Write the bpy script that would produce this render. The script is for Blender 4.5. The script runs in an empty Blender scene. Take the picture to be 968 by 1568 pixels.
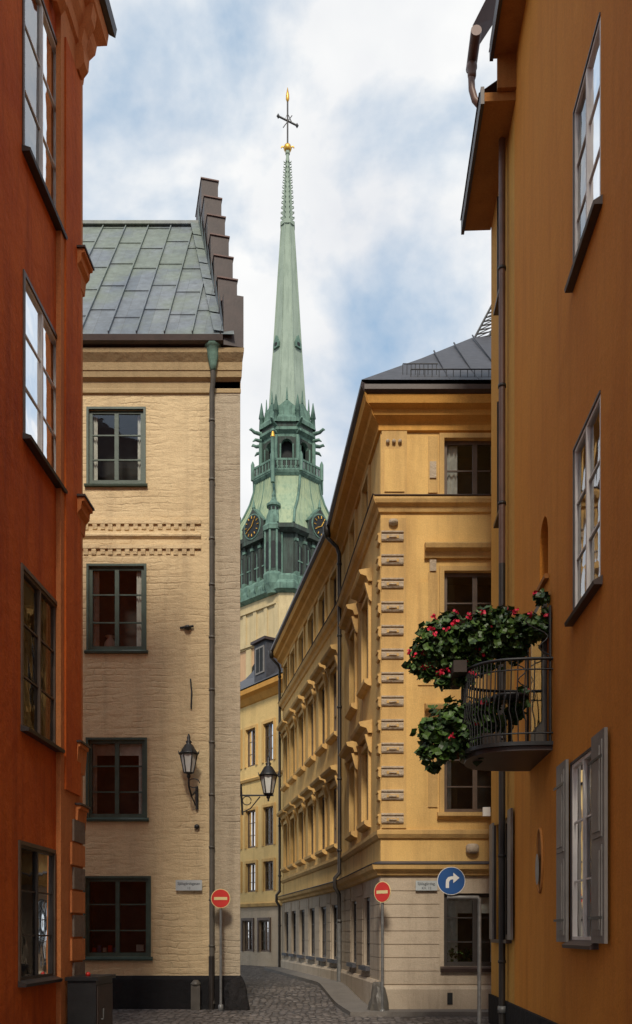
import bpy, bmesh, math, random
from mathutils import Vector
from mathutils import noise as nz
random.seed(7)
R=random.random
F=1400.0; CH=1.7
scene=bpy.context.scene
# ------------------------------------------------------------------ materials
def newmat(name):
    m=bpy.data.materials.new(name); m.use_nodes=True
    nt=m.node_tree; b=nt.nodes['Principled BSDF']
    return m,nt,b
def N(nt,t,**kw):
    n=nt.nodes.new(t)
    for k,v in kw.items(): setattr(n,k,v)
    return n
def wallcoord(nt):
    tc=N(nt,'ShaderNodeTexCoord'); sx=N(nt,'ShaderNodeSeparateXYZ'); nt.links.new(tc.outputs['Object'],sx.inputs[0])
    ad=N(nt,'ShaderNodeMath',operation='ADD'); nt.links.new(sx.outputs[0],ad.inputs[0]); nt.links.new(sx.outputs[1],ad.inputs[1])
    cb=N(nt,'ShaderNodeCombineXYZ'); nt.links.new(ad.outputs[0],cb.inputs[0]); nt.links.new(sx.outputs[2],cb.inputs[1])
    return tc,cb
def noise(nt,vec,scale,detail=5,rough=.55,dist=0):
    n=N(nt,'ShaderNodeTexNoise'); n.inputs['Scale'].default_value=scale; n.inputs['Detail'].default_value=detail
    n.inputs['Roughness'].default_value=rough; n.inputs['Distortion'].default_value=dist
    nt.links.new(vec,n.inputs['Vector']); return n
def ramp(nt,fac,a,b,ca=(0,0,0,1),cb=(1,1,1,1)):
    r=N(nt,'ShaderNodeValToRGB'); r.color_ramp.elements[0].position=a; r.color_ramp.elements[1].position=b
    r.color_ramp.elements[0].color=ca; r.color_ramp.elements[1].color=cb
    nt.links.new(fac,r.inputs[0]); return r
def mul(nt,a,k,add=None):
    m=N(nt,'ShaderNodeMath',operation='MULTIPLY_ADD'); nt.links.new(a,m.inputs[0]); m.inputs[1].default_value=k
    if add is None: m.inputs[2].default_value=0
    else: nt.links.new(add,m.inputs[2])
    return m.outputs[0]
def mixc(nt,fac,a,b,mode='MIX'):
    m=N(nt,'ShaderNodeMix',data_type='RGBA',blend_type=mode)
    for s,v in ((0,fac),(6,a),(7,b)):
        if hasattr(v,'links'): nt.links.new(v,m.inputs[s])
        else: m.inputs[s].default_value=v if s==0 else (v[0],v[1],v[2],1)
    return m.outputs[2]
def plaster(name,c,dark=None,stain=None,var=.6,bump=.35,brick=0,rough=.9,streak=.5,bs=6.0,cs=.7):
    m,nt,b=newmat(name); tc,cb=wallcoord(nt); O=tc.outputs['Object']
    dark=dark or tuple(x*.7 for x in c); stain=stain or tuple(x*.5 for x in c)
    n1=noise(nt,O,cs,6,.62,.3); r1=ramp(nt,n1.outputs[0],.3,.72)
    col=mixc(nt,mul(nt,r1.outputs[0],var),c,dark)
    mp=N(nt,'ShaderNodeMapping'); mp.inputs['Scale'].default_value=(2.2,2.2,.22); nt.links.new(O,mp.inputs[0])
    n2=noise(nt,mp.outputs[0],1.3,5,.65); r2=ramp(nt,n2.outputs[0],.48,.76)
    col=mixc(nt,mul(nt,r2.outputs[0],streak),col,stain)
    n7=noise(nt,O,3.1,6,.7); r7=ramp(nt,n7.outputs[0],.55,.69)
    col=mixc(nt,mul(nt,r7.outputs[0],.38),col,dark)
    n3=noise(nt,O,bs,6,.6); n4=noise(nt,O,40,3,.6)
    r3=ramp(nt,n4.outputs[0],.3,.7,(.86,.86,.86,1),(1.06,1.06,1.06,1))
    col=mixc(nt,1.0,col,r3.outputs[0],'MULTIPLY')
    hs=mul(nt,n4.outputs[0],.2,n3.outputs[0])
    if brick:
        nd=noise(nt,O,1.3,4,.6)
        vm=N(nt,'ShaderNodeVectorMath',operation='MULTIPLY_ADD'); nt.links.new(nd.outputs['Color'],vm.inputs[0]); vm.inputs[1].default_value=(.5,.22,.0); nt.links.new(cb.outputs[0],vm.inputs[2])
        bt=N(nt,'ShaderNodeTexBrick'); bt.inputs['Scale'].default_value=1; bt.inputs['Brick Width'].default_value=.42; bt.inputs['Row Height'].default_value=.15
        bt.inputs['Mortar Size'].default_value=.03; bt.inputs['Mortar Smooth'].default_value=1
        nt.links.new(vm.outputs[0],bt.inputs[0])
        mk=ramp(nt,noise(nt,O,1.1,4).outputs[0],.42,.68)
        ff=N(nt,'ShaderNodeMath',operation='MULTIPLY'); nt.links.new(bt.outputs['Fac'],ff.inputs[0]); nt.links.new(mk.outputs[0],ff.inputs[1])
        hs=mul(nt,ff.outputs[0],-.36*brick,hs)
        m2=N(nt,'ShaderNodeMapping'); m2.inputs['Scale'].default_value=(2.2,2.2,7); nt.links.new(O,m2.inputs[0])
        n6=noise(nt,m2.outputs[0],1.0,4,.6,.2); hs=mul(nt,n6.outputs[0],.9,hs)
        col=mixc(nt,mul(nt,ff.outputs[0],.10),col,stain)
    bp=N(nt,'ShaderNodeBump'); bp.inputs['Strength'].default_value=bump; bp.inputs['Distance'].default_value=.06
    nt.links.new(hs,bp.inputs['Height']); nt.links.new(bp.outputs[0],b.inputs['Normal'])
    nt.links.new(col,b.inputs['Base Color']); b.inputs['Roughness'].default_value=rough
    b.inputs['Specular IOR Level'].default_value=.25
    return m
def simple(name,c,rough=.6,metal=0,var=.35,scale=4,bump=.1,sub=0):
    m,nt,b=newmat(name); tc=N(nt,'ShaderNodeTexCoord')
    n=noise(nt,tc.outputs['Object'],scale,5,.6)
    r=ramp(nt,n.outputs[0],.3,.7,(c[0]*(1-var),c[1]*(1-var),c[2]*(1-var),1),(min(1,c[0]*(1+var*.5)),min(1,c[1]*(1+var*.5)),min(1,c[2]*(1+var*.5)),1))
    nt.links.new(r.outputs[0],b.inputs['Base Color']); b.inputs['Roughness'].default_value=rough; b.inputs['Metallic'].default_value=metal
    if bump:
        bp=N(nt,'ShaderNodeBump'); bp.inputs['Strength'].default_value=bump; bp.inputs['Distance'].default_value=.02
        n2=noise(nt,tc.outputs['Object'],scale*6,3); nt.links.new(n2.outputs[0],bp.inputs['Height']); nt.links.new(bp.outputs[0],b.inputs['Normal'])
    return m
def glassmat(name,ior,tint=(1,1,1),trans=.8):
    m=bpy.data.materials.new(name); m.use_nodes=True; nt=m.node_tree; nt.nodes.clear()
    o=N(nt,'ShaderNodeOutputMaterial'); mx=N(nt,'ShaderNodeMixShader'); t=N(nt,'ShaderNodeBsdfTransparent'); g=N(nt,'ShaderNodeBsdfGlossy')
    g.inputs['Roughness'].default_value=.03; g.inputs[0].default_value=(*tint,1); t.inputs[0].default_value=(trans,trans*1.04,trans*1.04,1)
    f=N(nt,'ShaderNodeFresnel'); f.inputs[0].default_value=ior
    tc=N(nt,'ShaderNodeTexCoord'); n=noise(nt,tc.outputs['Object'],1.5,2); bp=N(nt,'ShaderNodeBump'); bp.inputs['Strength'].default_value=.08; bp.inputs['Distance'].default_value=.1
    nt.links.new(n.outputs[0],bp.inputs['Height']); nt.links.new(bp.outputs[0],g.inputs['Normal'])
    nt.links.new(f.outputs[0],mx.inputs[0]); nt.links.new(t.outputs[0],mx.inputs[1]); nt.links.new(g.outputs[0],mx.inputs[2]); nt.links.new(mx.outputs[0],o.inputs[0])
    return m
M={}
M['cream']=plaster('cream_plaster',(.72,.56,.335),(.56,.42,.24),(.36,.27,.17),var=.65,bump=.6,brick=1,streak=.5,bs=3.5)
M['creamtrim']=plaster('cream_trim',(.46,.34,.19),(.36,.26,.14),bump=.4)
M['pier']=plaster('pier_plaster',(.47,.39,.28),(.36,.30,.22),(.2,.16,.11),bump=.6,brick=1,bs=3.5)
M['black']=plaster('black_plinth',(.016,.015,.016),bump=.6)
M['red']=plaster('red_orange_plaster',(.74,.175,.026),(.52,.090,.014),(.27,.045,.014),var=1,bump=.4,streak=.8,cs=.6)
M['redtrim']=plaster('orange_trim',(.68,.26,.09),(.54,.17,.05),(.3,.09,.04),bump=.3)
M['orange']=plaster('orange_plaster',(.70,.29,.042),(.60,.215,.028),(.42,.13,.022),var=.75,bump=.2,streak=.45,cs=.4,bs=3)
M['orange2']=plaster('ochre_plaster',(.68,.37,.08),(.58,.28,.06),bump=.3)
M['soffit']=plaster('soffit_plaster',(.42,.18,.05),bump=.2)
M['yellow']=plaster('yellow_plaster',(.80,.53,.20),(.65,.41,.14),(.40,.24,.10),var=.8,bump=.22,streak=.6)
M['yellowtrim']=plaster('yellow_trim',(.70,.46,.18),(.54,.34,.13),(.32,.2,.09),var=.85,bump=.22,streak=.65)
M['yellowcorn']=plaster('ochre_cornice',(.68,.36,.09),(.56,.28,.06),bump=.2)
M['pinkstone']=plaster('ground_floor_render',(.54,.45,.34),(.44,.36,.27),(.27,.21,.15),var=.8,bump=.3,streak=.65)
M['pale']=plaster('pale_yellow_plaster',(.76,.55,.24),(.65,.45,.18),bump=.3)
M['ornament']=plaster('stone_ornament',(.56,.46,.34),(.40,.31,.21),bump=.6,bs=14)
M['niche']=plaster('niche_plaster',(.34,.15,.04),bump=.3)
M['quoin']=plaster('weathered_corner_stone',(.24,.19,.15),(.18,.14,.11),bump=.6)
M['slate']=simple('slate_roof',(.06,.06,.07),.6,scale=5)
M['brownmetal']=simple('brown_painted_metal',(.055,.034,.028),.5,scale=3)
M['rustmetal']=simple('red_brown_metal',(.12,.055,.04),.5,scale=4)
M['pipegrey']=simple('grey_downpipe',(.10,.09,.075),.5,scale=3)
M['pipedark']=simple('dark_downpipe',(.03,.024,.02),.45,scale=3)
M['pipebrown']=simple('brown_downpipe',(.15,.075,.05),.45,scale=3)
M['green']=simple('green_frame_paint',(.05,.08,.06),.5)
M['winbrown']=simple('brown_frame_paint',(.12,.08,.055),.5)
M['windark']=simple('dark_frame_paint',(.04,.032,.028),.5)
M['winwhite']=simple('white_frame_paint',(.78,.76,.72),.5,var=.15)
M['wingrey']=simple('grey_shutter_paint',(.21,.195,.18),.55,var=.2)
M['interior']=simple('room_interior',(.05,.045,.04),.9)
M['curtain']=simple('curtain_cloth',(.66,.63,.56),.9,var=.25,scale=8)
M['iron']=simple('black_iron',(.018,.018,.019),.45)
M['galv']=simple('galvanised_steel',(.20,.20,.195),.45,.3,scale=8)
M['signred']=simple('sign_red',(.60,.03,.02),.4,var=.12)
M['signyel']=simple('sign_cream',(.75,.62,.30),.4,var=.05)
M['signblue']=simple('sign_blue',(.012,.08,.27),.4,var=.1)
M['signwhite']=simple('sign_white',(.75,.75,.72),.4,var=.05)
M['plate']=simple('street_name_plate',(.46,.50,.51),.4,var=.08)
M['ink']=simple('plate_lettering',(.02,.025,.04),.5)
M['gold']=simple('gilding',(.80,.45,.08),.35,.7,var=.2)
M['copperpale']=plaster('pale_verdigris',(.37,.45,.37),(.27,.34,.28),(.17,.22,.18),var=.8,bump=.15,streak=.7,cs=.4)  # verdigris of the tower, lightened so distance haze is painted into its colour
M['coppergreen']=plaster('verdigris',(.19,.31,.25),(.09,.16,.13),(.035,.05,.045),var=1,bump=.3,streak=.9,cs=1.1)
M['copperdark']=plaster('dark_copper',(.065,.08,.07),(.035,.04,.037),(.10,.17,.14),var=.8,bump=.3,streak=.7,cs=.9)
M['copperroof']=plaster('copper_roof',(.40,.46,.29),(.27,.37,.26),(.13,.22,.17),var=.9,bump=.15,streak=.9,cs=.5)
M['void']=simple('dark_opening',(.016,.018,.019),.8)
M['towerbrick']=plaster('tower_brick',(.60,.40,.24),(.50,.30,.17),bump=.4)
M['towerstone']=plaster('tower_stone',(.62,.50,.29),(.48,.38,.21),bump=.3)
M['rock']=plaster('rock',(.028,.026,.027),(.015,.014,.015),bump=1,bs=8)
M['paving']=plaster('pavement_stone',(.21,.19,.17),(.13,.12,.11),bump=.5,bs=8)
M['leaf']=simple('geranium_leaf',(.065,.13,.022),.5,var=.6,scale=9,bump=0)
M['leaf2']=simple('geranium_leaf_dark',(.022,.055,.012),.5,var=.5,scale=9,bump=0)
M['flower']=simple('geranium_petal',(.70,.014,.06),.6,var=.35,scale=12,bump=0)
M['terracotta']=simple('flower_box',(.05,.035,.028),.8)
M['glass']=glassmat('window_glass',1.6)
M['glassref']=glassmat('old_window_glass',5.5)
M['lampglass']=simple('frosted_lamp_glass',(.62,.63,.60),.2,var=.1)
def sheetroof():
    m,nt,b=newmat('sheet_metal_roof'); tc=N(nt,'ShaderNodeTexCoord'); sx=N(nt,'ShaderNodeSeparateXYZ'); nt.links.new(tc.outputs['Object'],sx.inputs[0])
    cb=N(nt,'ShaderNodeCombineXYZ'); nt.links.new(sx.outputs[2],cb.inputs[0]); nt.links.new(sx.outputs[0],cb.inputs[1])
    bt=N(nt,'ShaderNodeTexBrick'); bt.inputs['Scale'].default_value=1; bt.inputs['Brick Width'].default_value=1.35; bt.inputs['Row Height'].default_value=.62
    bt.inputs['Mortar Size'].default_value=.006; bt.inputs['Color1'].default_value=(.13,.155,.185,1); bt.inputs['Color2'].default_value=(.20,.225,.25,1); bt.inputs['Mortar'].default_value=(.11,.12,.13,1)
    nt.links.new(cb.outputs[0],bt.inputs[0])
    n=noise(nt,tc.outputs['Object'],.55,6,.6); r=ramp(nt,n.outputs[0],.44,.60)
    c=mixc(nt,mul(nt,r.outputs[0],.75),bt.outputs[0],(.18,.215,.165))
    n2=noise(nt,tc.outputs['Object'],5,6,.75); r2=ramp(nt,n2.outputs[0],.3,.75,(.66,.64,.62,1),(1.22,1.22,1.22,1)); c=mixc(nt,1.0,c,r2.outputs[0],'MULTIPLY')
    nt.links.new(c,b.inputs['Base Color']); b.inputs['Roughness'].default_value=.55
    bp=N(nt,'ShaderNodeBump'); bp.inputs['Strength'].default_value=.3; bp.inputs['Distance'].default_value=.05; nt.links.new(n.outputs[0],bp.inputs['Height']); nt.links.new(bp.outputs[0],b.inputs['Normal'])
    return m
M['sheet']=sheetroof()
def cobble():
    m,nt,b=newmat('cobblestones'); tc=N(nt,'ShaderNodeTexCoord')
    nzz=noise(nt,tc.outputs['Object'],.8,3)
    vm=N(nt,'ShaderNodeVectorMath',operation='MULTIPLY_ADD'); nt.links.new(nzz.outputs['Color'],vm.inputs[0]); vm.inputs[1].default_value=(.25,.25,0); nt.links.new(tc.outputs['Object'],vm.inputs[2])
    v=N(nt,'ShaderNodeTexVoronoi',feature='DISTANCE_TO_EDGE'); v.inputs['Scale'].default_value=6.5; v.inputs['Randomness'].default_value=.55; nt.links.new(vm.outputs[0],v.inputs['Vector'])
    v2=N(nt,'ShaderNodeTexVoronoi'); v2.inputs['Scale'].default_value=6.5; v2.inputs['Randomness'].default_value=.55; nt.links.new(vm.outputs[0],v2.inputs['Vector'])
    sp=N(nt,'ShaderNodeSeparateColor'); nt.links.new(v2.outputs['Color'],sp.inputs[0])
    c=ramp(nt,sp.outputs[0],0,1,(.08,.07,.065,1),(.25,.225,.21,1))
    e=ramp(nt,v.outputs[0],.02,.12)
    n2=noise(nt,tc.outputs['Object'],.5,4); r2=ramp(nt,n2.outputs[0],.3,.7,(.7,.7,.72,1),(1.2,1.15,1.1,1))
    col=mixc(nt,e.outputs[0],(.022,.02,.018),c.outputs[0]); col=mixc(nt,1.0,col,r2.outputs[0],'MULTIPLY')
    nt.links.new(col,b.inputs['Base Color']); b.inputs['Roughness'].default_value=.6
    e2=ramp(nt,v.outputs[0],.0,.3)
    bp=N(nt,'ShaderNodeBump'); bp.inputs['Strength'].default_value=1; bp.inputs['Distance'].default_value=.04; nt.links.new(e2.outputs[0],bp.inputs['Height']); nt.links.new(bp.outputs[0],b.inputs['Normal'])
    return m
M['cobble']=cobble()
# ------------------------------------------------------------------ builders
class Frame:
    """plan line of a wall: s metres along it, n metres out from it, z up"""
    def __init__(s,o,d,out):
        s.o=Vector((o[0],o[1],0)); s.u=Vector((d[0],d[1],0)).normalized()
        n=Vector((s.u.y,-s.u.x,0)); s.n=n if n.dot(Vector((out[0],out[1],0)))>0 else -n
    def p(f,s,n,z):
        return f.o+f.u*s+f.n*n+Vector((0,0,z))
    def s(f,px):
        k=(px-484)/F; return (k*f.o.y-f.o.x)/(f.u.x-k*f.u.y)
    def z(f,px,py):
        return CH+(1430-py)/F*(f.o.y+f.s(px)*f.u.y)
def at(px,py,d): return Vector(((px-484)/F*d,d,CH+(1430-py)/F*d))
class Thing:
    def __init__(s,name): s.name=name; s.parts={}; s.kids=[]
    def add(s,part,mat,vs,fs,smooth=False):
        P=s.parts.setdefault(part,[[],[],[],[]]); off=len(P[0]); P[0].extend(vs)
        if mat not in P[2]: P[2].append(mat)
        mi=P[2].index(mat)
        for f in fs: P[1].append([i+off for i in f]); P[3].append((mi,smooth))
    def box(s,part,mat,fr,s0,s1,n0,n1,z0,z1):
        v=[fr.p(a,b,c) for c in (z0,z1) for b in (n0,n1) for a in (s0,s1)]
        s.add(part,mat,v,[(0,1,3,2),(4,6,7,5),(0,4,5,1),(2,3,7,6),(0,2,6,4),(1,5,7,3)])
    def prof(s,part,mat,fr,s0,s1,pf,m0=0,m1=0):
        k=len(pf); v=[fr.p(s0-m0*n,n,z) for n,z in pf]+[fr.p(s1+m1*n,n,z) for n,z in pf]
        fs=[(i,(i+1)%k,k+(i+1)%k,k+i) for i in range(k)]+[tuple(range(k)),tuple(range(2*k-1,k-1,-1))]
        s.add(part,mat,v,fs)
    def quad(s,part,mat,pts): s.add(part,mat,list(pts),[tuple(range(len(pts)))])
    def wall(s,part,mat,fr,s0,s1,z0,z1,holes=(),n=0,depth=.2,rmat=None):
        S=sorted({s0,s1,*[h[0] for h in holes],*[h[1] for h in holes]}); Z=sorted({z0,z1,*[h[2] for h in holes],*[h[3] for h in holes]})
        S=[a for a in S if s0<=a<=s1]; Z=[a for a in Z if z0<=a<=z1]
        for a,b in zip(S,S[1:]):
            for c,d in zip(Z,Z[1:]):
                m=((a+b)/2,(c+d)/2)
                if any(h[0]<m[0]<h[1] and h[2]<m[1]<h[3] for h in holes): continue
                s.quad(part,mat,[fr.p(a,n,c),fr.p(b,n,c),fr.p(b,n,d),fr.p(a,n,d)])
        for h in holes:
            a,b,c,d=h[:4]; q=[(a,c),(b,c),(b,d),(a,d)]
            for i in range(4):
                e,f=q[i],q[(i+1)%4]
                s.quad(part,rmat or mat,[fr.p(e[0],n,e[1]),fr.p(f[0],n,f[1]),fr.p(f[0],n-depth,f[1]),fr.p(e[0],n-depth,e[1])])
    def tube(s,part,mat,pts,r,seg=10,caps=True):
        pts=[Vector(p) for p in pts]; vs=[];k=len(pts); ref=None
        rr=r if isinstance(r,(list,tuple)) else [r]*k
        for i,p in enumerate(pts):
            t=((pts[min(i+1,k-1)]-pts[i]).normalized()+(pts[i]-pts[max(i-1,0)]).normalized())
            t=t.normalized() if t.length>1e-6 else Vector((0,0,1))
            if ref is None:
                ref=Vector((1,0,0)) if abs(t.x)<.8 else Vector((0,1,0))
            a=(ref-t*ref.dot(t)).normalized(); ref=a; b=t.cross(a)
            for j in range(seg):
                th=2*math.pi*j/seg; vs.append(p+(a*math.cos(th)+b*math.sin(th))*rr[i])
        fs=[(i*seg+j,i*seg+(j+1)%seg,(i+1)*seg+(j+1)%seg,(i+1)*seg+j) for i in range(k-1) for j in range(seg)]
        s.add(part,mat,vs,fs,True)
        if caps: s.add(part,mat,vs[:seg]+vs[-seg:],[tuple(range(seg)),tuple(range(seg,2*seg))])
    def lathe(s,part,mat,c,pf,seg=12,rot=0,smooth=True):
        vs=[];c=Vector(c)
        for r,z in pf:
            for j in range(seg):
                th=2*math.pi*j/seg+rot; vs.append(c+Vector((r*math.cos(th),r*math.sin(th),z)))
        k=len(pf)
        fs=[(i*seg+j,i*seg+(j+1)%seg,(i+1)*seg+(j+1)%seg,(i+1)*seg+j) for i in range(k-1) for j in range(seg)]
        fs+=[tuple(range(seg)),tuple(range((k-1)*seg,k*seg))]
        s.add(part,mat,vs,fs,smooth)
    def finish(s):
        e=bpy.data.objects.new(s.name,None); scene.collection.objects.link(e)
        for pn,(v,f,ms,mi) in s.parts.items():
            me=bpy.data.meshes.new(pn); me.from_pydata([tuple(x) for x in v],[],f)
            for m in ms: me.materials.append(M[m])
            for p,(i,sm) in zip(me.polygons,mi): p.material_index=i; p.use_smooth=sm
            bm=bmesh.new(); bm.from_mesh(me); bmesh.ops.recalc_face_normals(bm,faces=bm.faces); bm.to_mesh(me); bm.free()
            o=bpy.data.objects.new(pn,me); scene.collection.objects.link(o); o.parent=e
        for k in s.kids: k.parent=e
        return e
def window(T,fr,s0,s1,z0,z1,fm,cols=2,rows=3,rec=.13,fw=.07,bar=.028,glass='glass',curtain=.8,room=.7,light=False):
    T.box('window_frames',fm,fr,s0,s0+fw,-rec-.04,-rec+.03,z0,z1); T.box('window_frames',fm,fr,s1-fw,s1,-rec-.04,-rec+.03,z0,z1)
    T.box('window_frames',fm,fr,s0+fw,s1-fw,-rec-.04,-rec+.03,z0,z0+fw*1.2); T.box('window_frames',fm,fr,s0+fw,s1-fw,-rec-.04,-rec+.03,z1-fw,z1)
    w=(s1-s0-2*fw)/cols
    for i in range(1,cols):
        c=s0+fw+w*i; T.box('window_frames',fm,fr,c-fw*.62,c+fw*.62,-rec-.035,-rec+.036,z0+fw*1.2,z1-fw)
    for c in range(cols):
        a=s0+fw+w*c+(fw*.62 if c else 0); b=s0+fw+w*(c+1)-(fw*.62 if c<cols-1 else 0)
        for i in range(1,rows):
            zz=z0+(z1-z0)*i/rows; T.box('window_frames',fm,fr,a,b,-rec-.02,-rec+.016,zz-bar/2,zz+bar/2)
        t0,t1=random.uniform(-.006,.006),random.uniform(-.006,.006)
        T.quad('window_glass',glass,[fr.p(a-.01,-rec+t0,z0+fw*.5),fr.p(b+.01,-rec+t1,z0+fw*.5),fr.p(b+.01,-rec-t0,z1-fw*.5),fr.p(a-.01,-rec-t1,z1-fw*.5)])
    d=rec+room
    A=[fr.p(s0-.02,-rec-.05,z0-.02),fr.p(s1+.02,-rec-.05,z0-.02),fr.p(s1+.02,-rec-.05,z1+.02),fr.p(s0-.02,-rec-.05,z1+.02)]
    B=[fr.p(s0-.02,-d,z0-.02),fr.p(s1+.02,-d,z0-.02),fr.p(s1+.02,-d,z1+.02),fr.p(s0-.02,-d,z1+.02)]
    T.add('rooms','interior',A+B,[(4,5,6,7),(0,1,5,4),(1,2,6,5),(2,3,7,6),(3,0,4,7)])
    if R()<curtain:
        wd=(s1-s0)*random.uniform(.12,.24); n=9; kind=R()
        for a0,a1 in ((s0+.03,s0+wd),(s1-wd,s1-.03)):
            vs=[];fs=[]
            for i in range(n):
                ss=a0+(a1-a0)*i/(n-1); nn=-rec-.09+.03*math.sin(i*2.4)
                vs+= [fr.p(ss,nn,z0),fr.p(ss,nn,z1)]
            for i in range(n-1): fs.append((2*i,2*i+2,2*i+3,2*i+1))
            T.add('curtains','curtain',vs,fs,True)
        if kind<.35:
            T.box('curtains','curtain',fr,s0+.04,s1-.04,-rec-.14,-rec-.12,z1-(z1-z0)*random.uniform(.12,.3),z1)
def hood(T,mat,fr,s0,s1,z,out=.22,h=.2):
    T.prof('hoods',mat,fr,s0,s1,[(0,z-h),(out*.3,z-h),(out*.45,z-h*.55),(out*.9,z-h*.4),(out,z-h*.1),(out,z),(0,z+h*.25)],.0,.0)
def gh(y):
    t=min(1,max(0,(y-20.5)/5)); return .26*t*t*(3-2*t)
# ------------------------------------------------------------------ ground
def axis(a,b,step,far):
    L=[]; x=a
    while x<=b+1e-6: L.append(x); x+=step
    d=step; lo=[a]; hi=[L[-1]]
    while hi[-1]<far: d*=1.6; hi.append(hi[-1]+d); lo.append(lo[-1]-d)
    return sorted(set(lo[1:]+L+hi[1:]))
xs=axis(-12,12,1,1500); ys=axis(-6,50,.5,1500)
v=[(x,y,gh(y)) for y in ys for x in xs]; k=len(xs)
f=[(j*k+i,j*k+i+1,(j+1)*k+i+1,(j+1)*k+i) for j in range(len(ys)-1) for i in range(k-1)]
me=bpy.data.meshes.new('ground'); me.from_pydata(v,[],f); me.materials.append(M['cobble'])
g=bpy.data.objects.new('cobblestone_ground',me); scene.collection.objects.link(g)
# ------------------------------------------------------------------ red-orange house (left)
U=(61/F,1)
LF=Frame((-4.1,0),U,(1,0)); T=Thing('red_orange_house')
sE=LF.s(118)
wins=[(36,90,11.38,13.85,'winwhite','glassref'),(37,90,7.86,9.83,'winwhite','glassref'),(34,86,4.25,6.19,'winbrown','glass'),(30,82,1.12,2.79,'windark','glass')]
holes=[]
for a,b,z0,z1,fm,gl in wins:
    for off in (0,-3.6,-7.2):
        holes.append((LF.s(a)+off,LF.s(b)+off,z0,z1))
T.wall('walls','red',LF,-6,sE,-.3,15.4,holes,depth=.14)
for a,b,z0,z1,fm,gl in wins:
    for off in (0,-3.6,-7.2):
        s0,s1=LF.s(a)+off,LF.s(b)+off
        window(T,LF,s0,s1,z0,z1,fm,rows=3,rec=.03,fw=.036,bar=.02,glass=gl,curtain=0 if gl=='glassref' else .5)
        T.prof('sills','windark',LF,s0-.06,s1+.06,[(0,z0-.07),(.10,z0-.07),(.11,z0-.03),(0,z0+.01)])
        T.box('casings','winbrown',LF,s0-.05,s0,0,.02,z0,z1+.05);T.box('casings','winbrown',LF,s1,s1+.05,0,.02,z0,z1+.05);T.box('casings','winbrown',LF,s0,s1,0,.02,z1,z1+.05)
T.box('pilaster','redtrim',LF,sE-.95,sE+.05,0.001,.07,-.3,14.4)
T.box('pilaster','red',LF,sE-.80,sE-.12,.07,.095,3.7,14.1)
T.quad('walls','red',[LF.p(sE,0,-.3),LF.p(sE,-9,-.3),LF.p(sE,-9,15.4),LF.p(sE,0,15.4)])
T.quad('walls','red',[LF.p(-6,0,-.3),LF.p(-6,-9,-.3),LF.p(-6,-9,15.4),LF.p(-6,0,15.4)])
T.quad('walls','red',[LF.p(-6,-9,-.3),LF.p(sE,-9,-.3),LF.p(sE,-9,15.4),LF.p(-6,-9,15.4)])
for z in (11.55,7.98,4.45,3.55):
    w=.20 if z>4.5 else .14
    T.prof('ledges','redtrim',LF,sE-.30,sE+.12,[(0,z-.42),(.08,z-.40),(.10,z-.22),(w*.75,z-.16),(w*.8,z-.06),(w,z-.05),(w,z),(0,z)])
    T.box('ledges','brownmetal',LF,sE-.33,sE+.15,-.02,w+.02,z+.002,z+.03)
for i in range(9):
    T.box('quoins','redtrim' if i%2 else 'quoin',LF,sE-.45-.1*(i%2),sE+.07,.0715,.10,.3+i*.34,.3+i*.34+.31)
c_=.5
T.prof('cornice','redtrim',LF,-6,sE+.05,[(a,b+c_) for a,b in [(0,13.75),(.06,13.78),(.08,13.98),(.12,14.02),(.13,14.2),(.2,14.35),(.22,14.5),(.34,14.62),(.36,14.8),(0,14.85)]],0,1)
T.prof('eaves','brownmetal',LF,-6,sE+.05,[(a,b+c_) for a,b in [(0,14.853),(.37,14.81),(.44,14.83),(.46,14.98),(0,15.2)]],0,1)
for i in range(12):
    s0=sE-.22-i*.95
    T.prof('brackets','redtrim',LF,s0-.09,s0+.09,[(a,b+c_) for a,b in [(.05,13.65),(.12,13.62),(.20,13.72),(.19,13.9),(.16,14.0),(.2,14.2),(.3,14.35),(.33,14.55),(.28,14.6),(.1,14.4)]])
T.add('roof','rustmetal',[LF.p(-6,.44,15.5),LF.p(sE+.45,.44,15.5),LF.p(sE+.45,-9.3,15.5),LF.p(-6,-9.3,15.5),LF.p(-6,-4.5,19),LF.p(sE-2.5,-4.5,19)],[(0,1,5,4),(1,2,5),(2,3,4,5),(3,0,4),(0,1,2,3)])
T.box('plinth','black',LF,-6,sE+.06,.0,.11,-.3,.45)
T.finish()
# ------------------------------------------------------------------ orange house (right)
RF=Frame((2.59,0),U,(-1,0)); T=Thing('orange_house')
sM=RF.s(788); sE=17.5
W1=(RF.s(920),RF.s(880))
spec=[(W1[0],W1[1],9.45,11.42,'winwhite','glassref'),(W1[0],W1[1],5.46,7.42,'winwhite','glassref'),(RF.s(914),RF.s(876),1.62,3.72,'winwhite','glass'),
      (W1[0]-3.4,W1[1]-3.4,9.45,11.42,'winwhite','glassref'),(W1[0]-3.4,W1[1]-3.4,5.46,7.42,'winwhite','glassref'),(W1[0]-3.4,W1[1]-3.4,1.62,3.72,'winbrown','glass')]
sc=RF.s(833); zb=RF.z(833,893); hw=.28; zsp=zb+.55; ztp=zsp+hw*1.25
hs=[q[:4] for q in spec]+[(sc-hw,sc+hw,zb,ztp)]
T.wall('walls','orange',RF,-6,sM,-.3,15.95,hs,depth=.22)
arc=[(sc+hw*math.cos(math.pi*i/12),zsp+hw*1.25*math.sin(math.pi*i/12)) for i in range(13)]
for (a,b),(c,d) in zip(arc,arc[1:]):
    T.quad('niche','orange',[RF.p(a,0,b),RF.p(c,0,d),RF.p(c,0,ztp),RF.p(a,0,ztp)]); T.quad('niche','orange',[RF.p(a,0,b),RF.p(c,0,d),RF.p(c,-.22,d),RF.p(a,-.22,b)])
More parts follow.
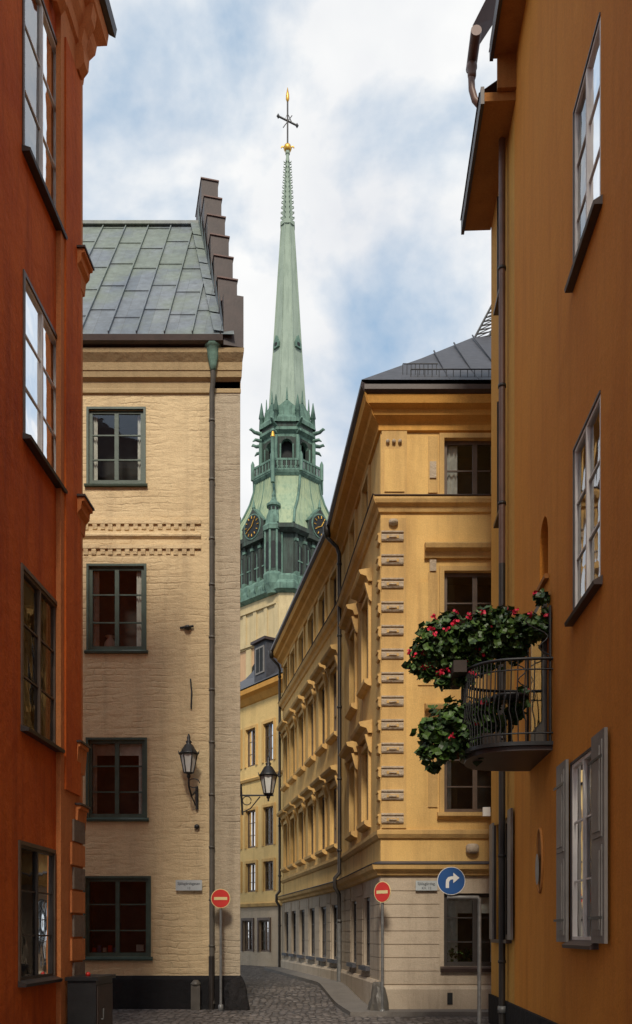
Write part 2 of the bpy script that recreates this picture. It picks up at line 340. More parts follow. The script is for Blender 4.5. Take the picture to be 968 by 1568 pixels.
T.quad('niche','niche',[RF.p(sc-hw,-.219,zb),RF.p(sc+hw,-.219,zb),RF.p(sc+hw,-.219,ztp),RF.p(sc-hw,-.219,ztp)])
T.box('niche','soffit',RF,sc-hw-.06,sc+hw+.06,.003,.06,zb-.06,zb)
for q in spec:
    window(T,RF,*q[:4],q[4],rec=.03,fw=.04,bar=.02,glass=q[5],curtain=0 if q[5]=='glassref' else 1,rows=3)
    T.prof('sills','brownmetal',RF,q[0]-.08,q[1]+.1,[(0,q[2]-.09),(.09,q[2]-.09),(.10,q[2]-.05),(0,q[2]+.01)])
    T.box('casings','windark',RF,q[1]+.001,q[1]+.03,-.05,.015,q[2],q[3]+.03); T.box('casings','windark',RF,q[0],q[1],-.02,.015,q[3],q[3]+.03)
s2=[(RF.s(773),RF.s(765),z0,z1) for z0,z1 in ((12.95,15.0),(9.1,11.3),(5.3,7.3))]+[(RF.s(783),RF.s(760),1.6,3.7)]
T.wall('walls','orange2',RF,sM,sE,-.3,15.35,s2,depth=.16)
for q in s2:
    window(T,RF,*q,'windark',rec=.07,glass='glass'); T.box('sills','brownmetal',RF,q[0]-.06,q[1]+.06,0,.1,q[2]-.06,q[2])
    T.box('window_frames','windark',RF,q[0]-.04,q[0],0,.04,q[2],q[3]); T.box('window_frames','windark',RF,q[1],q[1]+.04,0,.04,q[2],q[3])
for a,b in ((spec[2][0]-.02-.52,spec[2][0]-.02),(spec[2][1]+.04,spec[2][1]+.56)):
    T.box('shutters','wingrey',RF,a,b,.03,.065,1.60,3.80)
    for c,d in ((1.68,2.62),(2.70,3.70)):
        T.box('shutters','wingrey',RF,a+.07,b-.07,.065,.078,c,d)
        T.box('shutters','wingrey',RF,a+.12,b-.12,.078,.09,c+.06,d-.06)
    for z in (1.85,3.5): T.box('shutters','iron',RF,a-.01,b+.01,.091,.097,z,z+.03)
T.box('shutters','wingrey',RF,RF.s(783)-.35,RF.s(783)-.03,.03,.07,1.6,3.75)
T.box('shutters','wingrey',RF,RF.s(760)+.03,RF.s(760)+.4,.03,.07,1.6,3.75)
T.box('name_plate','signwhite',RF,RF.s(752.5)-.02,RF.s(752.5)+.05,.02,.16,3.95,4.12)
for s_ in (-6,sE):
    T.quad('walls','orange2',[RF.p(s_,0,-.3),RF.p(s_,-8,-.3),RF.p(s_,-8,15.3),RF.p(s_,0,15.3)])
T.quad('walls','orange2',[RF.p(sM,0,15.3),RF.p(sM,-8,15.3),RF.p(sM,-8,15.95),RF.p(sM,0,15.95)])
T.quad('walls','orange2',[RF.p(-6,-8,-.3),RF.p(sE,-8,-.3),RF.p(sE,-8,15.9),RF.p(-6,-8,15.9)])
so=RF.s(828); zo=RF.z(828,1318)
T.quad('oval_window','niche',[RF.p(so+.17*math.cos(t),.012,zo+.42*math.sin(t)) for t in [2*math.pi*i/20 for i in range(20)]])
T.quad('oval_window','galv',[RF.p(so+.13*math.cos(t),.05,zo-.12+.22*math.sin(t)) for t in [2*math.pi*i/20 for i in range(20)]])
T.tube('oval_window','soffit',[RF.p(so+.18*math.cos(t),.01,zo+.44*math.sin(t)) for t in [2*math.pi*i/24 for i in range(25)]],.022,6)
# eaves
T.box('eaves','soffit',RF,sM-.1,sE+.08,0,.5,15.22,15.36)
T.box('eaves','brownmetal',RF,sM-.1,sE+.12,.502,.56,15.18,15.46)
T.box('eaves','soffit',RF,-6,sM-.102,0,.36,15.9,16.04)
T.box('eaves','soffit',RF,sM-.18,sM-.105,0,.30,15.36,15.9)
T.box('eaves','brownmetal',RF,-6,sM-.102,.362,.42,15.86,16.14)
gs=RF.s(778)
T.tube('gutter_end','rustmetal',[RF.p(gs-.5,.60,16.62),RF.p(gs+.2,.60,16.62)],.09,12)
T.quad('gutter_end','rustmetal',[RF.p(gs-.5,.66,16.70),RF.p(gs+.15,.66,16.70),RF.p(gs-.1,.2,17.2),RF.p(gs-.9,.2,17.3)])
T.quad('roof','rustmetal',[RF.p(sM,.58,15.45),RF.p(sE+.12,.58,15.45),RF.p(sE+.12,-4,18.5),RF.p(sM,-4,18.5)])
T.quad('roof','rustmetal',[RF.p(sE+.12,-8,15.45),RF.p(sE+.12,.5,15.45),RF.p(sE+.12,-4,18.5)])
T.quad('roof','rustmetal',[RF.p(-6,.42,16.1),RF.p(sM,.42,16.1),RF.p(sM,-4,19.5),RF.p(-6,-4,19.5)])
T.quad('roof','rustmetal',[RF.p(-6,-8,15.9),RF.p(sE,-8,15.9),RF.p(sE,-4,19),RF.p(-6,-4,19.5)])
sp=gs; q=lambda n,z,ds=0: RF.p(sp+ds,n,z)
T.tube('downpipe','pipebrown',[q(.60,16.62),q(.62,16.35),q(.61,16.1),q(.56,15.92),q(.46,15.80),q(.3,15.74),q(.18,15.69),q(.11,15.55),q(.10,15.3),q(.10,8)],.058,12)
T.tube('downpipe','pipedark',[q(.10,8),q(.10,.1)],.058,12)
T.lathe('downpipe','pipebrown',q(.61,16.28),[(.06,0),(.075,.06),(.075,.14),(.09,.18),(.09,.24)],12)
for z in (13,11,9,7,5,3,1.2):
    T.lathe('downpipe','pipedark',q(.10,z),[(.07,0),(.07,.05)],12)
T.lathe('downpipe','galv',q(.10,.35),[(.075,0),(.075,.12)],12)
T.box('plinth','black',RF,-6,sE+.03,.0,.05,-.3,.55)
T.finish()
# ------------------------------------------------------------------ cream house
CF=Frame((-1.715,20.7),(1,0),(0,-1)); T=Thing('cream_stepped_gable_house')
cs=CF.s; cz=lambda y: CH+(1430-y)/F*20.7
hl=[(cs(136),cs(220),cz(740),cz(627)),(cs(136),cs(221),cz(995),cz(867)),(cs(135),cs(222),cz(1252),cz(1133)),(cs(131),cs(228),cz(1465),cz(1345))]
ext=[(h[0]-3.3,h[1]-3.3,h[2],h[3]) for h in hl]
xp=cs(323)
T.wall('walls','cream',CF,-9,xp,-.3,cz(545),hl+ext,depth=.16)
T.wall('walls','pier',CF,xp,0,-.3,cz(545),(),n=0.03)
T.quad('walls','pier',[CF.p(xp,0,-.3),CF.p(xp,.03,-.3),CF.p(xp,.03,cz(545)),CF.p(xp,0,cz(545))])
for h in hl+ext:
    window(T,CF,*h,'green',rec=.07,fw=.075,bar=.03,rows=3,curtain=.9)
    a,b,c,d=h
    for bx in ((a-.05,a,c-.04,d+.05),(b,b+.05,c-.04,d+.05),(a,b,d,d+.05)): T.box('casings','green',CF,bx[0],bx[1],-.02,.03,bx[2],bx[3])
    T.prof('casings','green',CF,a-.09,b+.09,[(0,c-.09),(.08,c-.09),(.09,c-.05),(0,c)])
T.lathe('sill_items','signwhite',CF.p(cs(165),-.25,hl[1][2]+.05),[(.16,0),(.13,.18),(.05,.3),(.12,.33),(.02,.36)],10)
T.box('sill_items','curtain',CF,cs(207),cs(218),-.2,-.13,hl[3][2]+.12,hl[3][2]+.27)
for i in range(5): T.box('sill_items',['signred','signblue','curtain'][i%3],CF,cs(139)+.12*i,cs(139)+.12*i+.08,-.22,-.14,hl[3][2]+.1,hl[3][2]+.2+.05*(i%2))
for yt,hh in ((797,14),(835,17)):
    T.box('dentil_belt','cream',CF,-9,cs(308),0.001,.05,cz(yt+6),cz(yt))
    x=-8.9
    while x<cs(304):
        zz=cz(yt+6); j=random.uniform(-.012,.012)
        T.prof('dentil_belt','cream',CF,x+j,x+.10+j,[(0.0,zz-.14+j),(.025,zz-.12+j),(.045,zz),(0,zz)]); x+=.185
T.prof('dentil_belt','cream',CF,-9,cs(308),[(0,cz(826)),(.06,cz(822)),(.06,cz(819)),(0,cz(816))])
T.prof('cornice','creamtrim',CF,-9,.0,[(0,cz(604)),(.05,cz(603)),(.05,cz(598)),(0.03,cz(596)),(.03,cz(586)),(.12,cz(582)),(.14,cz(574)),(.16,cz(573)),(.18,cz(562)),(.30,cz(552)),(.32,cz(546)),(0,cz(544))],0,.35)
T.prof('gutter','brownmetal',CF,-9,-.35,[(0,cz(543)),(.36,cz(542)),(.44,cz(540)),(.47,cz(532)),(.40,cz(529)),(0,cz(528))])
T.prof('plinth','black',CF,-9,.02,[(0,-.3),(.10,-.3),(.09,cz(1500)),(0.03,cz(1494)),(0,cz(1494))])
SF=Frame((-1.715,20.7),(-1.1,4.5),(1,0))
ze=cz(530); rz=21.2; half=4.64
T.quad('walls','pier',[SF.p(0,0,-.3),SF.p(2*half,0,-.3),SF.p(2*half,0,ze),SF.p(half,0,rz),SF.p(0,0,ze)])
T.quad('walls','cream',[SF.p(2*half,0,-.3),Vector((-13,29.7,-.3)),Vector((-13,29.7,ze)),SF.p(2*half,0,ze)])
T.quad('walls','cream',[Vector((-10.7,20.7,-.3)),Vector((-10.7,29.7,-.3)),Vector((-10.7,29.7,ze)),Vector((-10.7,25.2,rz)),Vector((-10.7,20.7,ze))])
e0=SF.p(0,-.1,ze); e0=Vector((e0.x,20.25,ze-.35)); r0=SF.p(half,-.1,rz); b0=SF.p(2*half,-.1,ze)
T.quad('roof','sheet',[Vector((-11,20.25,ze-.02)),Vector((e0.x,20.25,ze-.02)),r0,Vector((-11,r0.y,rz))])
T.quad('roof','sheet',[Vector((-11,b0.y,ze)),b0,r0,Vector((-11,r0.y,rz))])
i=0
x=-10.8
eY,rY=20.25,r0.y
while x<-1.9:
    tmax=1.0
    xg=lambda t: e0.x+(r0.x-e0.x)*t
    if x>r0.x: tmax=(x-e0.x)/(r0.x-e0.x)
    if tmax>.05:
        a=Vector((x,eY,ze)); b=Vector((x,eY+(rY-eY)*tmax,ze+(rz-ze)*tmax)); nn=Vector((0,-(rz-ze),(rY-eY))).normalized()*.05; w=Vector((.012,0,0))
        T.add('roof_seams','sheet',[a-w,a+w,b+w,b-w,a-w+nn,a+w+nn,b+w+nn,b-w+nn],[(4,5,6,7),(0,1,5,4),(0,4,7,3),(1,2,6,5)])
        for kx in range(5):
            t=.13+kx*.21+(.05 if i%2 else 0)+random.uniform(-.012,.012)
            if t<tmax:
                p=Vector((x,eY+(rY-eY)*t,ze+(rz-ze)*t)); up=Vector((0,rY-eY,rz-ze)).normalized()*.016; dx=Vector((.62 if x+.62<xg(t) else max(0,xg(t)-x),0,0)); n2=nn*.35
                T.add('roof_seams','sheet',[p,p+dx,p+dx+up,p+up,p+n2,p+dx+n2,p+dx+up+n2,p+up+n2],[(4,5,6,7),(0,1,5,4),(3,2,6,7)])
    x+=.62; i+=1
T.box('ridge_cap','sheet',CF,-9,cs(300),-(r0.y-20.7)-.12,-(r0.y-20.7)+.12,rz-.02,rz+.07)
g0=Vector((SF.p(-.35,-.43,0).x,20.27,ze+.03)); g1=SF.p(half,-.43,rz+.02)
for k in range(7):
    p=g0.lerp(g1,k/7); q_=g0.lerp(g1,(k+.92)/7)
    T.quad('flashing','sheet',[p,q_,q_+Vector((-.02,0,.62)),p+Vector((-.02,0,.30))])
    T.quad('flashing','sheet',[p+Vector((0,-.01,.02)),q_+Vector((0,-.01,.02)),q_+Vector((-.22,-.02,.05)),p+Vector((-.22,-.02,.05))])
nst=7; st=half/nst
for k in range(nst):
    z1=15.95+k*(21.9-15.95)/(nst-1)
    for mir in (0,1):
        a=k*st; b=a+st
        if mir: a,b=2*half-b,2*half-a
        T.box('stepped_gable','brownmetal',SF,a-(.28 if (k==0 and not mir) else 0),b,-.42,.03-.0005*k,ze-.2 if k==0 else z1-2.0,z1)
        T.box('stepped_gable','rustmetal',SF,a-.03,b+.02,-.44,.05,z1+.002,z1+.035)
hx=cs(328)
T.lathe('downpipe','coppergreen',CF.p(hx,.24,cz(578)),[(.06,0),(.08,.12),(.13,.35),(.17,.5),(.2,.52),(.2,.64)],10)
T.tube('downpipe','pipegrey',[CF.p(hx,.24,cz(576)),CF.p(hx,.2,cz(590)),CF.p(hx-.04,.11,cz(604)),CF.p(hx-.04,.11,.3),CF.p(hx-.02,.13,.12)],.058,12)
for y in (650,740,830,900,980,1060,1140,1220,1300,1380,1450): T.lathe('downpipe','pipegrey',CF.p(hx-.04,.11,cz(y)),[(.07,0),(.07,.05)],12)
T.tube('downpipe','pipedark',[CF.p(cs(325),.13,.0),CF.p(cs(325),.13,1.2)],.066,12)
T.tube('wall_anchor','iron',[CF.p(cs(293),.03,cz(1086)),CF.p(cs(294),.05,cz(1060)),CF.p(cs(292),.03,cz(1040))],.018,6)
T.lathe('wall_anchor','iron',CF.p(cs(288),.06,cz(966)),[(.02,0),(.08,.03),(.09,.07),(.03,.11)],10)
T.tube('wall_anchor','iron',[CF.p(cs(276),.03,cz(962)),CF.p(cs(297),.06,cz(960))],.025,6)
T.lathe('wall_anchor','iron',CF.p(cs(302),.05,cz(1270)),[(.02,0),(.06,.03),(.06,.08),(.02,.11)],10)
T.finish()
# ------------------------------------------------------------------ yellow corner building
A=(1.379,19.5); B=(.78,25.6); C=(-1.34,36.8)
YF=Frame(A,(1,0),(0,-1)); AB=Frame(A,(B[0]-A[0],B[1]-A[1]),(-1,0)); BC=Frame(B,(C[0]-B[0],C[1]-B[1]),(-1,0))
lab=math.hypot(B[0]-A[0],B[1]-A[1]); lbc=math.hypot(C[0]-B[0],C[1]-B[1])
T=Thing('yellow_corner_building')
ys_=YF.s; yz=lambda y: CH+(1430-y)/F*19.5
zt=13.0
w0=ys_(680); ww=1.35
cols=[w0,w0+2.9]
lev=[(10.99,12.26),(7.5,9.43),(4.28,6.0)]
holes=[(c,c+ww,a,b) for c in cols for a,b in lev]; gho=[(c,c+ww,yz(1480),yz(1368)) for c in cols]
zc=3.0
T.wall('walls','yellow',YF,0,8,zc,zt,holes,depth=.2)
T.wall('walls_ground_floor','pinkstone',YF,0,8,-.3,zc,gho,depth=.25)
for h in holes:
    window(T,YF,*h,'winbrown',rec=.12,fw=.08,rows=2 if h[2]>10 else 3)
    for bx in ((h[0]-.1,h[0],h[2],h[3]+.1),(h[1],h[1]+.1,h[2],h[3]+.1),(h[0],h[1],h[3],h[3]+.1)): T.box('casings','yellowtrim',YF,bx[0],bx[1],0.001,.05,bx[2],bx[3])
    T.prof('sills','yellowtrim',YF,h[0]-.15,h[1]+.15,[(0,h[2]-.14),(.06,h[2]-.12),(.14,h[2]-.08),(.14,h[2]),(0,h[2]+.01)])
for h in gho: 
    window(T,YF,*h,'windark',rec=.12,fw=.08,rows=3)
    T.prof('sills','brownmetal',YF,h[0]-.08,h[1]+.08,[(0,h[2]-.12),(.10,h[2]-.12),(.12,h[2]-.04),(0,h[2])])
def courses(fr,s0,s1,hl,z0,z1,step,mat,part):
    z=z0
    while z<z1-.05:
        a=z+.008; b=min(z+step-.008,z1)
        cuts=sorted([(h[0]-.1,h[1]+.1) for h in hl if h[2]-.1<b and h[3]+.1>a]); x=s0
        for c in cuts+[(s1,s1)]:
            if c[0]-x>.05: T.box(part,mat,fr,x,c[0],.001,.02,a,b)
            x=max(x,c[1])
        z+=step
courses(YF,0.0,8,gho,.62,2.9,.285,'pinkstone','rustication')
T.prof('plinth','pinkstone',YF,0,8,[(0,-.3),(.10,-.3),(.10,.52),(.06,.60),(0,.6)],1,0)
T.box('basement_hatch','iron',YF,ys_(684),ys_(692),.101,.12,.2,.45)
for c in cols:
    hood(T,'yellowtrim',YF,c-.42,c+ww+.42,9.95,.26,.26)
    hood(T,'yellowtrim',YF,c-.42,c+ww+.42,6.55,.26,.26)
    T.box('panels','yellowtrim',YF,c-.25,c+ww+.25,.0012,.03,6.12,6.28)
    for a,b in ((c-.34,c-.14),(c+ww+.14,c+ww+.34)):
        for z0,z1 in ((4.4,6.0),(7.5,9.4),(11.1,12.3)): T.box('panels','yellowtrim',YF,a,b,.0014,.03,z0,z1)
        T.box('panels','ornament',YF,a+.03,b-.03,.03,.06,9.42,9.66)
        T.box('panels','ornament',YF,a+.03,b-.03,.03,.06,11.4,11.75)
px0,px1=ys_(587),ys_(619)
T.box('corner_pilaster','yellowtrim',YF,.02,ys_(623),.0016,.05,11.0,12.4)
T.box('corner_pilaster','yellow',YF,px0+.02,px1,.05,.075,11.1,12.0)
for i in range(3): T.lathe('corner_pilaster','ornament',YF.p(px0+.09+.13*i,.09,12.12),[(.02,0),(.04,.02),(.04,.06),(.02,.08)],8)
T.box('corner_pilaster','yellowtrim',YF,.02,ys_(622),.0016,.05,3.95,10.55)
q0,q1=ys_(583)+.03,ys_(619)
n=12
for i in range(n+1):
    z=4.05+i*(10.05-4.05)/n
    if i==n:
        T.lathe('quoins','ornament',YF.p((q0+q1)/2,.08,z+.33),[(.03,0),(.1,.03),(.1,.1),(.03,.13)],10)
    T.prof('quoins','ornament',YF,q0-.02,q1-.02,[(.05,z),(.08,z),(.10,z+.03),(.10,z+.12),(.085,z+.15),(.12,z+.17),(.12,z+.2),(.05,z+.22)])
    T.box('quoins','yellowtrim',YF,q0+.09,q1-.12,.10,.112,z+.045,z+.105)
    T.box('quoins','ornament',YF,q0+.14,q1-.17,.112,.13,z+.06,z+.09)
    T.prof('quoins','yellowtrim',AB,.02,.30,[(.0,z),(.03,z),(.05,z+.03),(.05,z+.12),(.04,z+.15),(.065,z+.17),(.065,z+.2),(.0,z+.22)])
T.box('panels','yellow',YF,ys_(640),ys_(672),.001,.025,7.0,9.2)
def bandset(fr,s0,s1,m0):
    P=lambda part,mat,pf: T.prof(part,mat,fr,s0,s1,pf,m0,0)
    d=-.33
    P('cornice','yellowcorn',[(0,12.72+d),(.06,12.74+d),(.06,12.86+d),(.10,12.9+d),(.22,12.98+d),(.24,13.08+d),(.38,13.14+d),(.42,13.3+d),(0,13.34+d)])
    P('eaves','brownmetal',[(0,13.345+d),(.43,13.31+d),(.50,13.36+d),(.50,13.46+d),(0,13.62+d)])
    P('band','yellowtrim',[(0,10.66),(.05,10.68),(.08,10.78),(.16,10.83),(.19,10.9),(.19,10.95),(0,10.97)])
    P('band','brownmetal',[(0,10.975),(.20,10.953),(.215,10.965),(.2,10.985),(0,11.0)])
    P('band','yellowtrim',[(0,3.72),(.05,3.74),(.10,3.82),(.10,3.9),(0,3.93)])
    P('band','yellowtrim',[(0,2.93),(.08,2.95),(.10,3.02),(.20,3.07),(.22,3.16),(.0,3.2)])
    P('band','slate',[(0,3.205),(.23,3.165),(.24,3.18),(.1,3.23),(0,3.25)])
bandset(YF,0,8,.9)
bandset(AB,0,lab,1.1)
bandset(BC,0,lbc,0)
def side(fr,L_,cpx,wwid,rows3=3):
    cc=[fr.s(p) for p in cpx]
    ho=[];gg=[]
    for c in cc:
        for a,b in lev: ho.append((c-wwid/2,c+wwid/2,a,b-.0))
        gg.append((c-wwid/2,c+wwid/2,.95,2.55))
    T.wall('walls','yellow',fr,0,L_,zc,zt,ho,depth=.2)
    T.wall('walls_ground_floor','pinkstone',fr,0,L_,-.3,zc,gg,depth=.25)
    for h in ho:
        window(T,fr,*h,'winbrown',rec=.1,fw=.07,rows=2 if h[2]>10 else 3,room=.5)
        for bx in ((h[0]-.12,h[0],h[2],h[3]+.12),(h[1],h[1]+.12,h[2],h[3]+.12),(h[0],h[1],h[3],h[3]+.12)): T.box('casings','yellowtrim',fr,bx[0],bx[1],0.001,.06,bx[2],bx[3])
        T.prof('sills','yellowtrim',fr,h[0]-.15,h[1]+.15,[(0,h[2]-.16),(.08,h[2]-.14),(.16,h[2]-.08),(.16,h[2]),(0,h[2]+.01)])
        if h[2]<10: 
            hood(T,'yellowtrim',fr,h[0]-.3,h[1]+.3,h[3]+.48,.30,.24)
            for e in (h[0]-.22,h[1]+.1): T.prof('hoods','yellowtrim',fr,e,e+.12,[(0,h[3]-.2),(.06,h[3]-.15),(.16,h[3]+.22),(0,h[3]+.22)])
    for h in gg: window(T,fr,*h,'windark',rec=.1,fw=.07,room=.5); T.box('sills','slate',fr,h[0]-.1,h[1]+.1,0,.12,h[2]-.1,h[2])
    courses(fr,0,L_,gg,.62,2.9,.285,'pinkstone','rustication')
    T.prof('plinth','pinkstone',fr,0,L_,[(0,-.3),(.10,-.3),(.10,.62),(.06,.70),(0,.7)])
side(AB,lab,(562,542),.95)
side(BC,lbc,(513,495,478,463,450,439),.95)
def pipe(fr,s_,mat='pipedark'):
    T.tube('downpipe',mat,[fr.p(s_,.48,12.9),fr.p(s_,.46,12.75),fr.p(s_,.2,12.5),fr.p(s_,.13,12.3),fr.p(s_,.13,3.4),fr.p(s_,.26,3.25),fr.p(s_,.26,3.0),fr.p(s_,.14,2.8),fr.p(s_,.14,.3)],.055,10)
    for z in (12,10,8,6,4,2): T.lathe('downpipe',mat,fr.p(s_,.13,z),[(.07,0),(.07,.06)],10)
    T.lathe('downpipe',mat,fr.p(s_,.46,12.75),[(.07,0),(.12,.15),(.14,.3)],10)
pipe(AB,lab-.05); pipe(BC,lbc-.05)
T.tube('downpipe','galv',[AB.p(lab-.05,.141,.3),AB.p(lab-.05,.141,2.1)],.062,10)
e=[Vector((.95,19.05,13.25)),Vector((9.4,19.05,13.25)),Vector((9.4,40,13.25)),Vector((C[0]-.35,37,13.25)),Vector((B[0]-.4,25.6,13.25))]
m1=Vector((2.45,21.2,15.05)); 
r1=Vector((4.05,23.6,17.1)); r2=Vector((9.4,23.6,17.4)); r3=Vector((3.5,36,17.1))
T.add('roof','slate',e+[r1,r2,r3,m1],[(0,1,8),(1,6,5,8),(0,8,4),(8,5,7,4),(7,3,4),(1,2,7,5,6),(2,3,7)])
for t in range(1,12):
    a=Vector((2.2+t*.6,19.15,13.32)); b=a.lerp(Vector((a.x+.0,23.6,17.2)),1.0 if a.x>4 else max(.15,(a.x-1.0)/3.1)*.98)
    T.tube('roof_seams','slate',[a,b],.02,5)
for i in range(44):
    x=2.0+i*.15; T.tube('roof_rail','iron',[Vector((x,19.3,13.35)),Vector((x,19.3,13.62))],.009,5)
for z in (13.45,13.62): T.tube('roof_rail','iron',[Vector((2.0,19.3,z)),Vector((8.5,19.3,z))],.013,5)
for i in range(9):
    x=1.85+i*.09; T.tube('roof_rail','iron',[Vector((x,19.5,13.5)),Vector((x,19.5,13.85))],.009,5)
T.tube('roof_rail','iron',[Vector((1.85,19.5,13.86)),Vector((2.6,19.5,13.86))],.012,5)
for dx in (0,.35):
    T.tube('roof_ladder','iron',[Vector((4.0+dx,23.6,16.9)),Vector((4.55+dx,23.6,17.95)),Vector((6.4,23.6,18.0))],.03,6)
for i in range(9): T.tube('roof_ladder','iron',[Vector((4.02+i*.06,23.6,16.95+i*.11)),Vector((4.5+i*.06,23.6,17.05+i*.11))],.016,5); T.tube('roof_ladder','iron',[Vector((4.02+i*.06,23.6,16.95+i*.11)),Vector((4.55+i*.06,23.6,17.2+i*.11))],.012,5)
T.lathe('ornaments','ornament',YF.p(ys_(723),.05,yz(1300)),[(.1,-.1),(.14,-.06),(.14,.06),(.1,.1)],12)
T.quad('back_walls','yellow',[Vector((9.38,19.5,-.3)),Vector((9.38,40,-.3)),Vector((9.38,40,13)),Vector((9.38,19.5,13))])
T.quad('back_walls','yellow',[Vector((9.38,40,-.3)),Vector((C[0],36.8,-.3)),Vector((C[0],36.8,13)),Vector((9.38,40,13))])
T.finish()
# ------------------------------------------------------------------ pale yellow building further on
P1=(-1.52,39.5); PF=Frame(P1,(-1.77,2.5),(-1,-.7)); T=Thing('pale_yellow_building')
hs=[]
for px in (412,385,362):
    c=PF.s(px)
    for a,b in ((9.3,11.0),(5.6,7.3),(3.6,4.9)): hs.append((c-.42,c+.42,a,b))
T.wall('walls','pale',PF,-1,8,2.9,12.6,hs,depth=.2)
gg=[(PF.s(px)-.42,PF.s(px)+.42,.9,2.3) for px in (405,380)]
T.wall('walls','ornament',PF,-1,8,-.3,2.9,gg,depth=.2)
for h in hs+gg:
    window(T,PF,*h,'winbrown',rec=.1,rows=3,room=.5,curtain=.4)
    for bx in ((h[0]-.12,h[0],h[2],h[3]+.12),(h[1],h[1]+.12,h[2],h[3]+.12),(h[0],h[1],h[3],h[3]+.12)): T.box('casings','winbrown' if h[2]<3 else 'yellowtrim',PF,bx[0],bx[1],0.001,.06,bx[2],bx[3])
T.prof('cornice','yellowcorn',PF,-1,8,[(0,12.1),(.06,12.15),(.2,12.4),(.4,12.5),(.42,12.7),(0,12.75)])
T.prof('band','yellowtrim',PF,-1,8,[(0,8.6),(.08,8.62),(.12,8.72),(0,8.78)])
T.prof('band','yellowtrim',PF,-1,8,[(0,2.9),(.12,2.92),(.16,3.05),(0,3.1)])
T.add('roof','slate',[PF.p(-1,.45,12.75),PF.p(8,.45,12.75),PF.p(8,-3,15.0),PF.p(-1,-1.2,15.9),PF.p(-1,-5,12.75),PF.p(8,-5,12.75)],[(0,1,2,3),(2,3,4,5),(0,3,4),(1,2,5)])
sd=PF.s(400)
T.box('dormer','slate',PF,sd-.5,sd+.5,-2.0,.05,12.9,14.7); T.box('dormer','wingrey',PF,sd-.36,sd+.36,.05,.09,13.3,14.5); T.box('dormer','void',PF,sd-.28,sd-.03,.09,.10,13.38,14.42); T.box('dormer','void',PF,sd+.03,sd+.28,.09,.10,13.38,14.42)
T.box('dormer','brownmetal',PF,sd-.6,sd+.6,-2.0,.2,14.7,14.82)
T.quad('walls','pale',[PF.p(-1,0,0),PF.p(-1,-5,0),PF.p(-1,-5,12.7),PF.p(-1,0,12.7)]); T.quad('walls','pale',[PF.p(8,0,0),PF.p(8,-5,0),PF.p(8,-5,12.7),PF.p(8,0,12.7)])
T.finish()
# pavement
def offline(w): 
    pts=[YF.p(8,w,0),Vector((A[0]-w*.9,A[1]-w,0)),AB.p(lab,w,0),BC.p(lbc,w,0)]; return pts
inn=offline(.05); out=offline(.75)
def dens(P):
    o=[]
    for a,b in zip(P,P[1:]):
        for i in range(10): o.append(a.lerp(b,i/10))
    return o+[P[-1]]
I,O=dens(inn),dens(out); T=Thing('stone_pavement'); vs=[];fs=[]
for a,b in zip(I,O):
    h=gh(a.y)+.10; vs+=[Vector((a.x,a.y,h)),Vector((b.x,b.y,gh(b.y)+.10)),Vector((b.x,b.y,gh(b.y)-.1))]
for i in range(len(I)-1): fs+=[(3*i,3*i+3,3*i+4,3*i+1),(3*i+1,3*i+4,3*i+5,3*i+2)]
T.add('kerb_and_slabs','paving',vs,fs); T.finish()
# ------------------------------------------------------------------ church tower
T=Thing('church_tower'); D=102.0; cx,cy=(440.5-484)/F*D,D; k_=D/F
tz=lambda y: CH+(1430-y)*k_
Cn=Vector((cx,cy,0))
def ring(a,kk,z,rot=math.pi/4,c=None):
    b=a*kk; P=[(a,-b),(a,b),(b,a),(-b,a),(-a,b),(-a,-b),(-b,-a),(b,-a)]
    co,si=math.cos(rot),math.sin(rot); c=c or Cn
    return [Vector((c.x+x*co-y*si,c.y+x*si+y*co,z)) for x,y in P]
def loft(part,mat,prof,c=None):
    vs=[]
    for a,kk,y in prof: vs+=ring(a*k_,kk,tz(y),c=c)
    n=len(prof); fs=[(i*8+j,i*8+(j+1)%8,(i+1)*8+(j+1)%8,(i+1)*8+j) for i in range(n-1) for j in range(8)]
    fs+=[tuple(range(8)),tuple(range(8*(n-1),8*n))]
    T.add(part,mat,vs,fs)
O8=.4142
loft('spire','copperpale',[(28,O8,640),(26,O8,610),(21.5,O8,545),(18,O8,490),(14.5,O8,430),(9.3,O8,347)])
loft('spire','copperpale',[(11,O8,349),(11,O8,343),(8.4,O8,341)])
loft('spire','copperpale',[(8,O8,342),(6.2,O8,300),(3.8,O8,262),(2.2,O8,237),(3.4,O8,236),(3.4,O8,232),(1,O8,230)])
prof=[(28,640),(21.5,545),(14.5,430),(9.3,347)]
for j in range(8):
    pts=[ring(a*k_*1.005,O8,tz(y))[j] for a,y in prof]; T.tube('spire_ribs','copperpale',pts,.07,5)
    for y in range(250,342,8):
        t=(342-y)/(342-237); a=8+(2.2-8)*t
        p=ring(a*k_,O8,tz(y))[j]; d=(p-Vector((cx,cy,p.z))).normalized()
        T.tube('crockets','copperpale',[p,p+d*.18,p+d*.24+Vector((0,0,.13))],[.07,.06,.02],5)
def octf(a,i,kk=O8):
    th=math.pi/4*i; n=Vector((math.cos(th),math.sin(th),0)); c=Cn+n*a*k_
    return Frame((c.x,c.y),(-n.y,n.x),(n.x,n.y))
def arched(part,mat,fr,c,hw,z0,zs,n,seg=8):
    T.quad(part,mat,[fr.p(c-hw,n,z0),fr.p(c+hw,n,z0)]+[fr.p(c+hw*math.cos(math.pi*i/seg),n,zs+hw*math.sin(math.pi*i/seg)) for i in range(seg+1)])
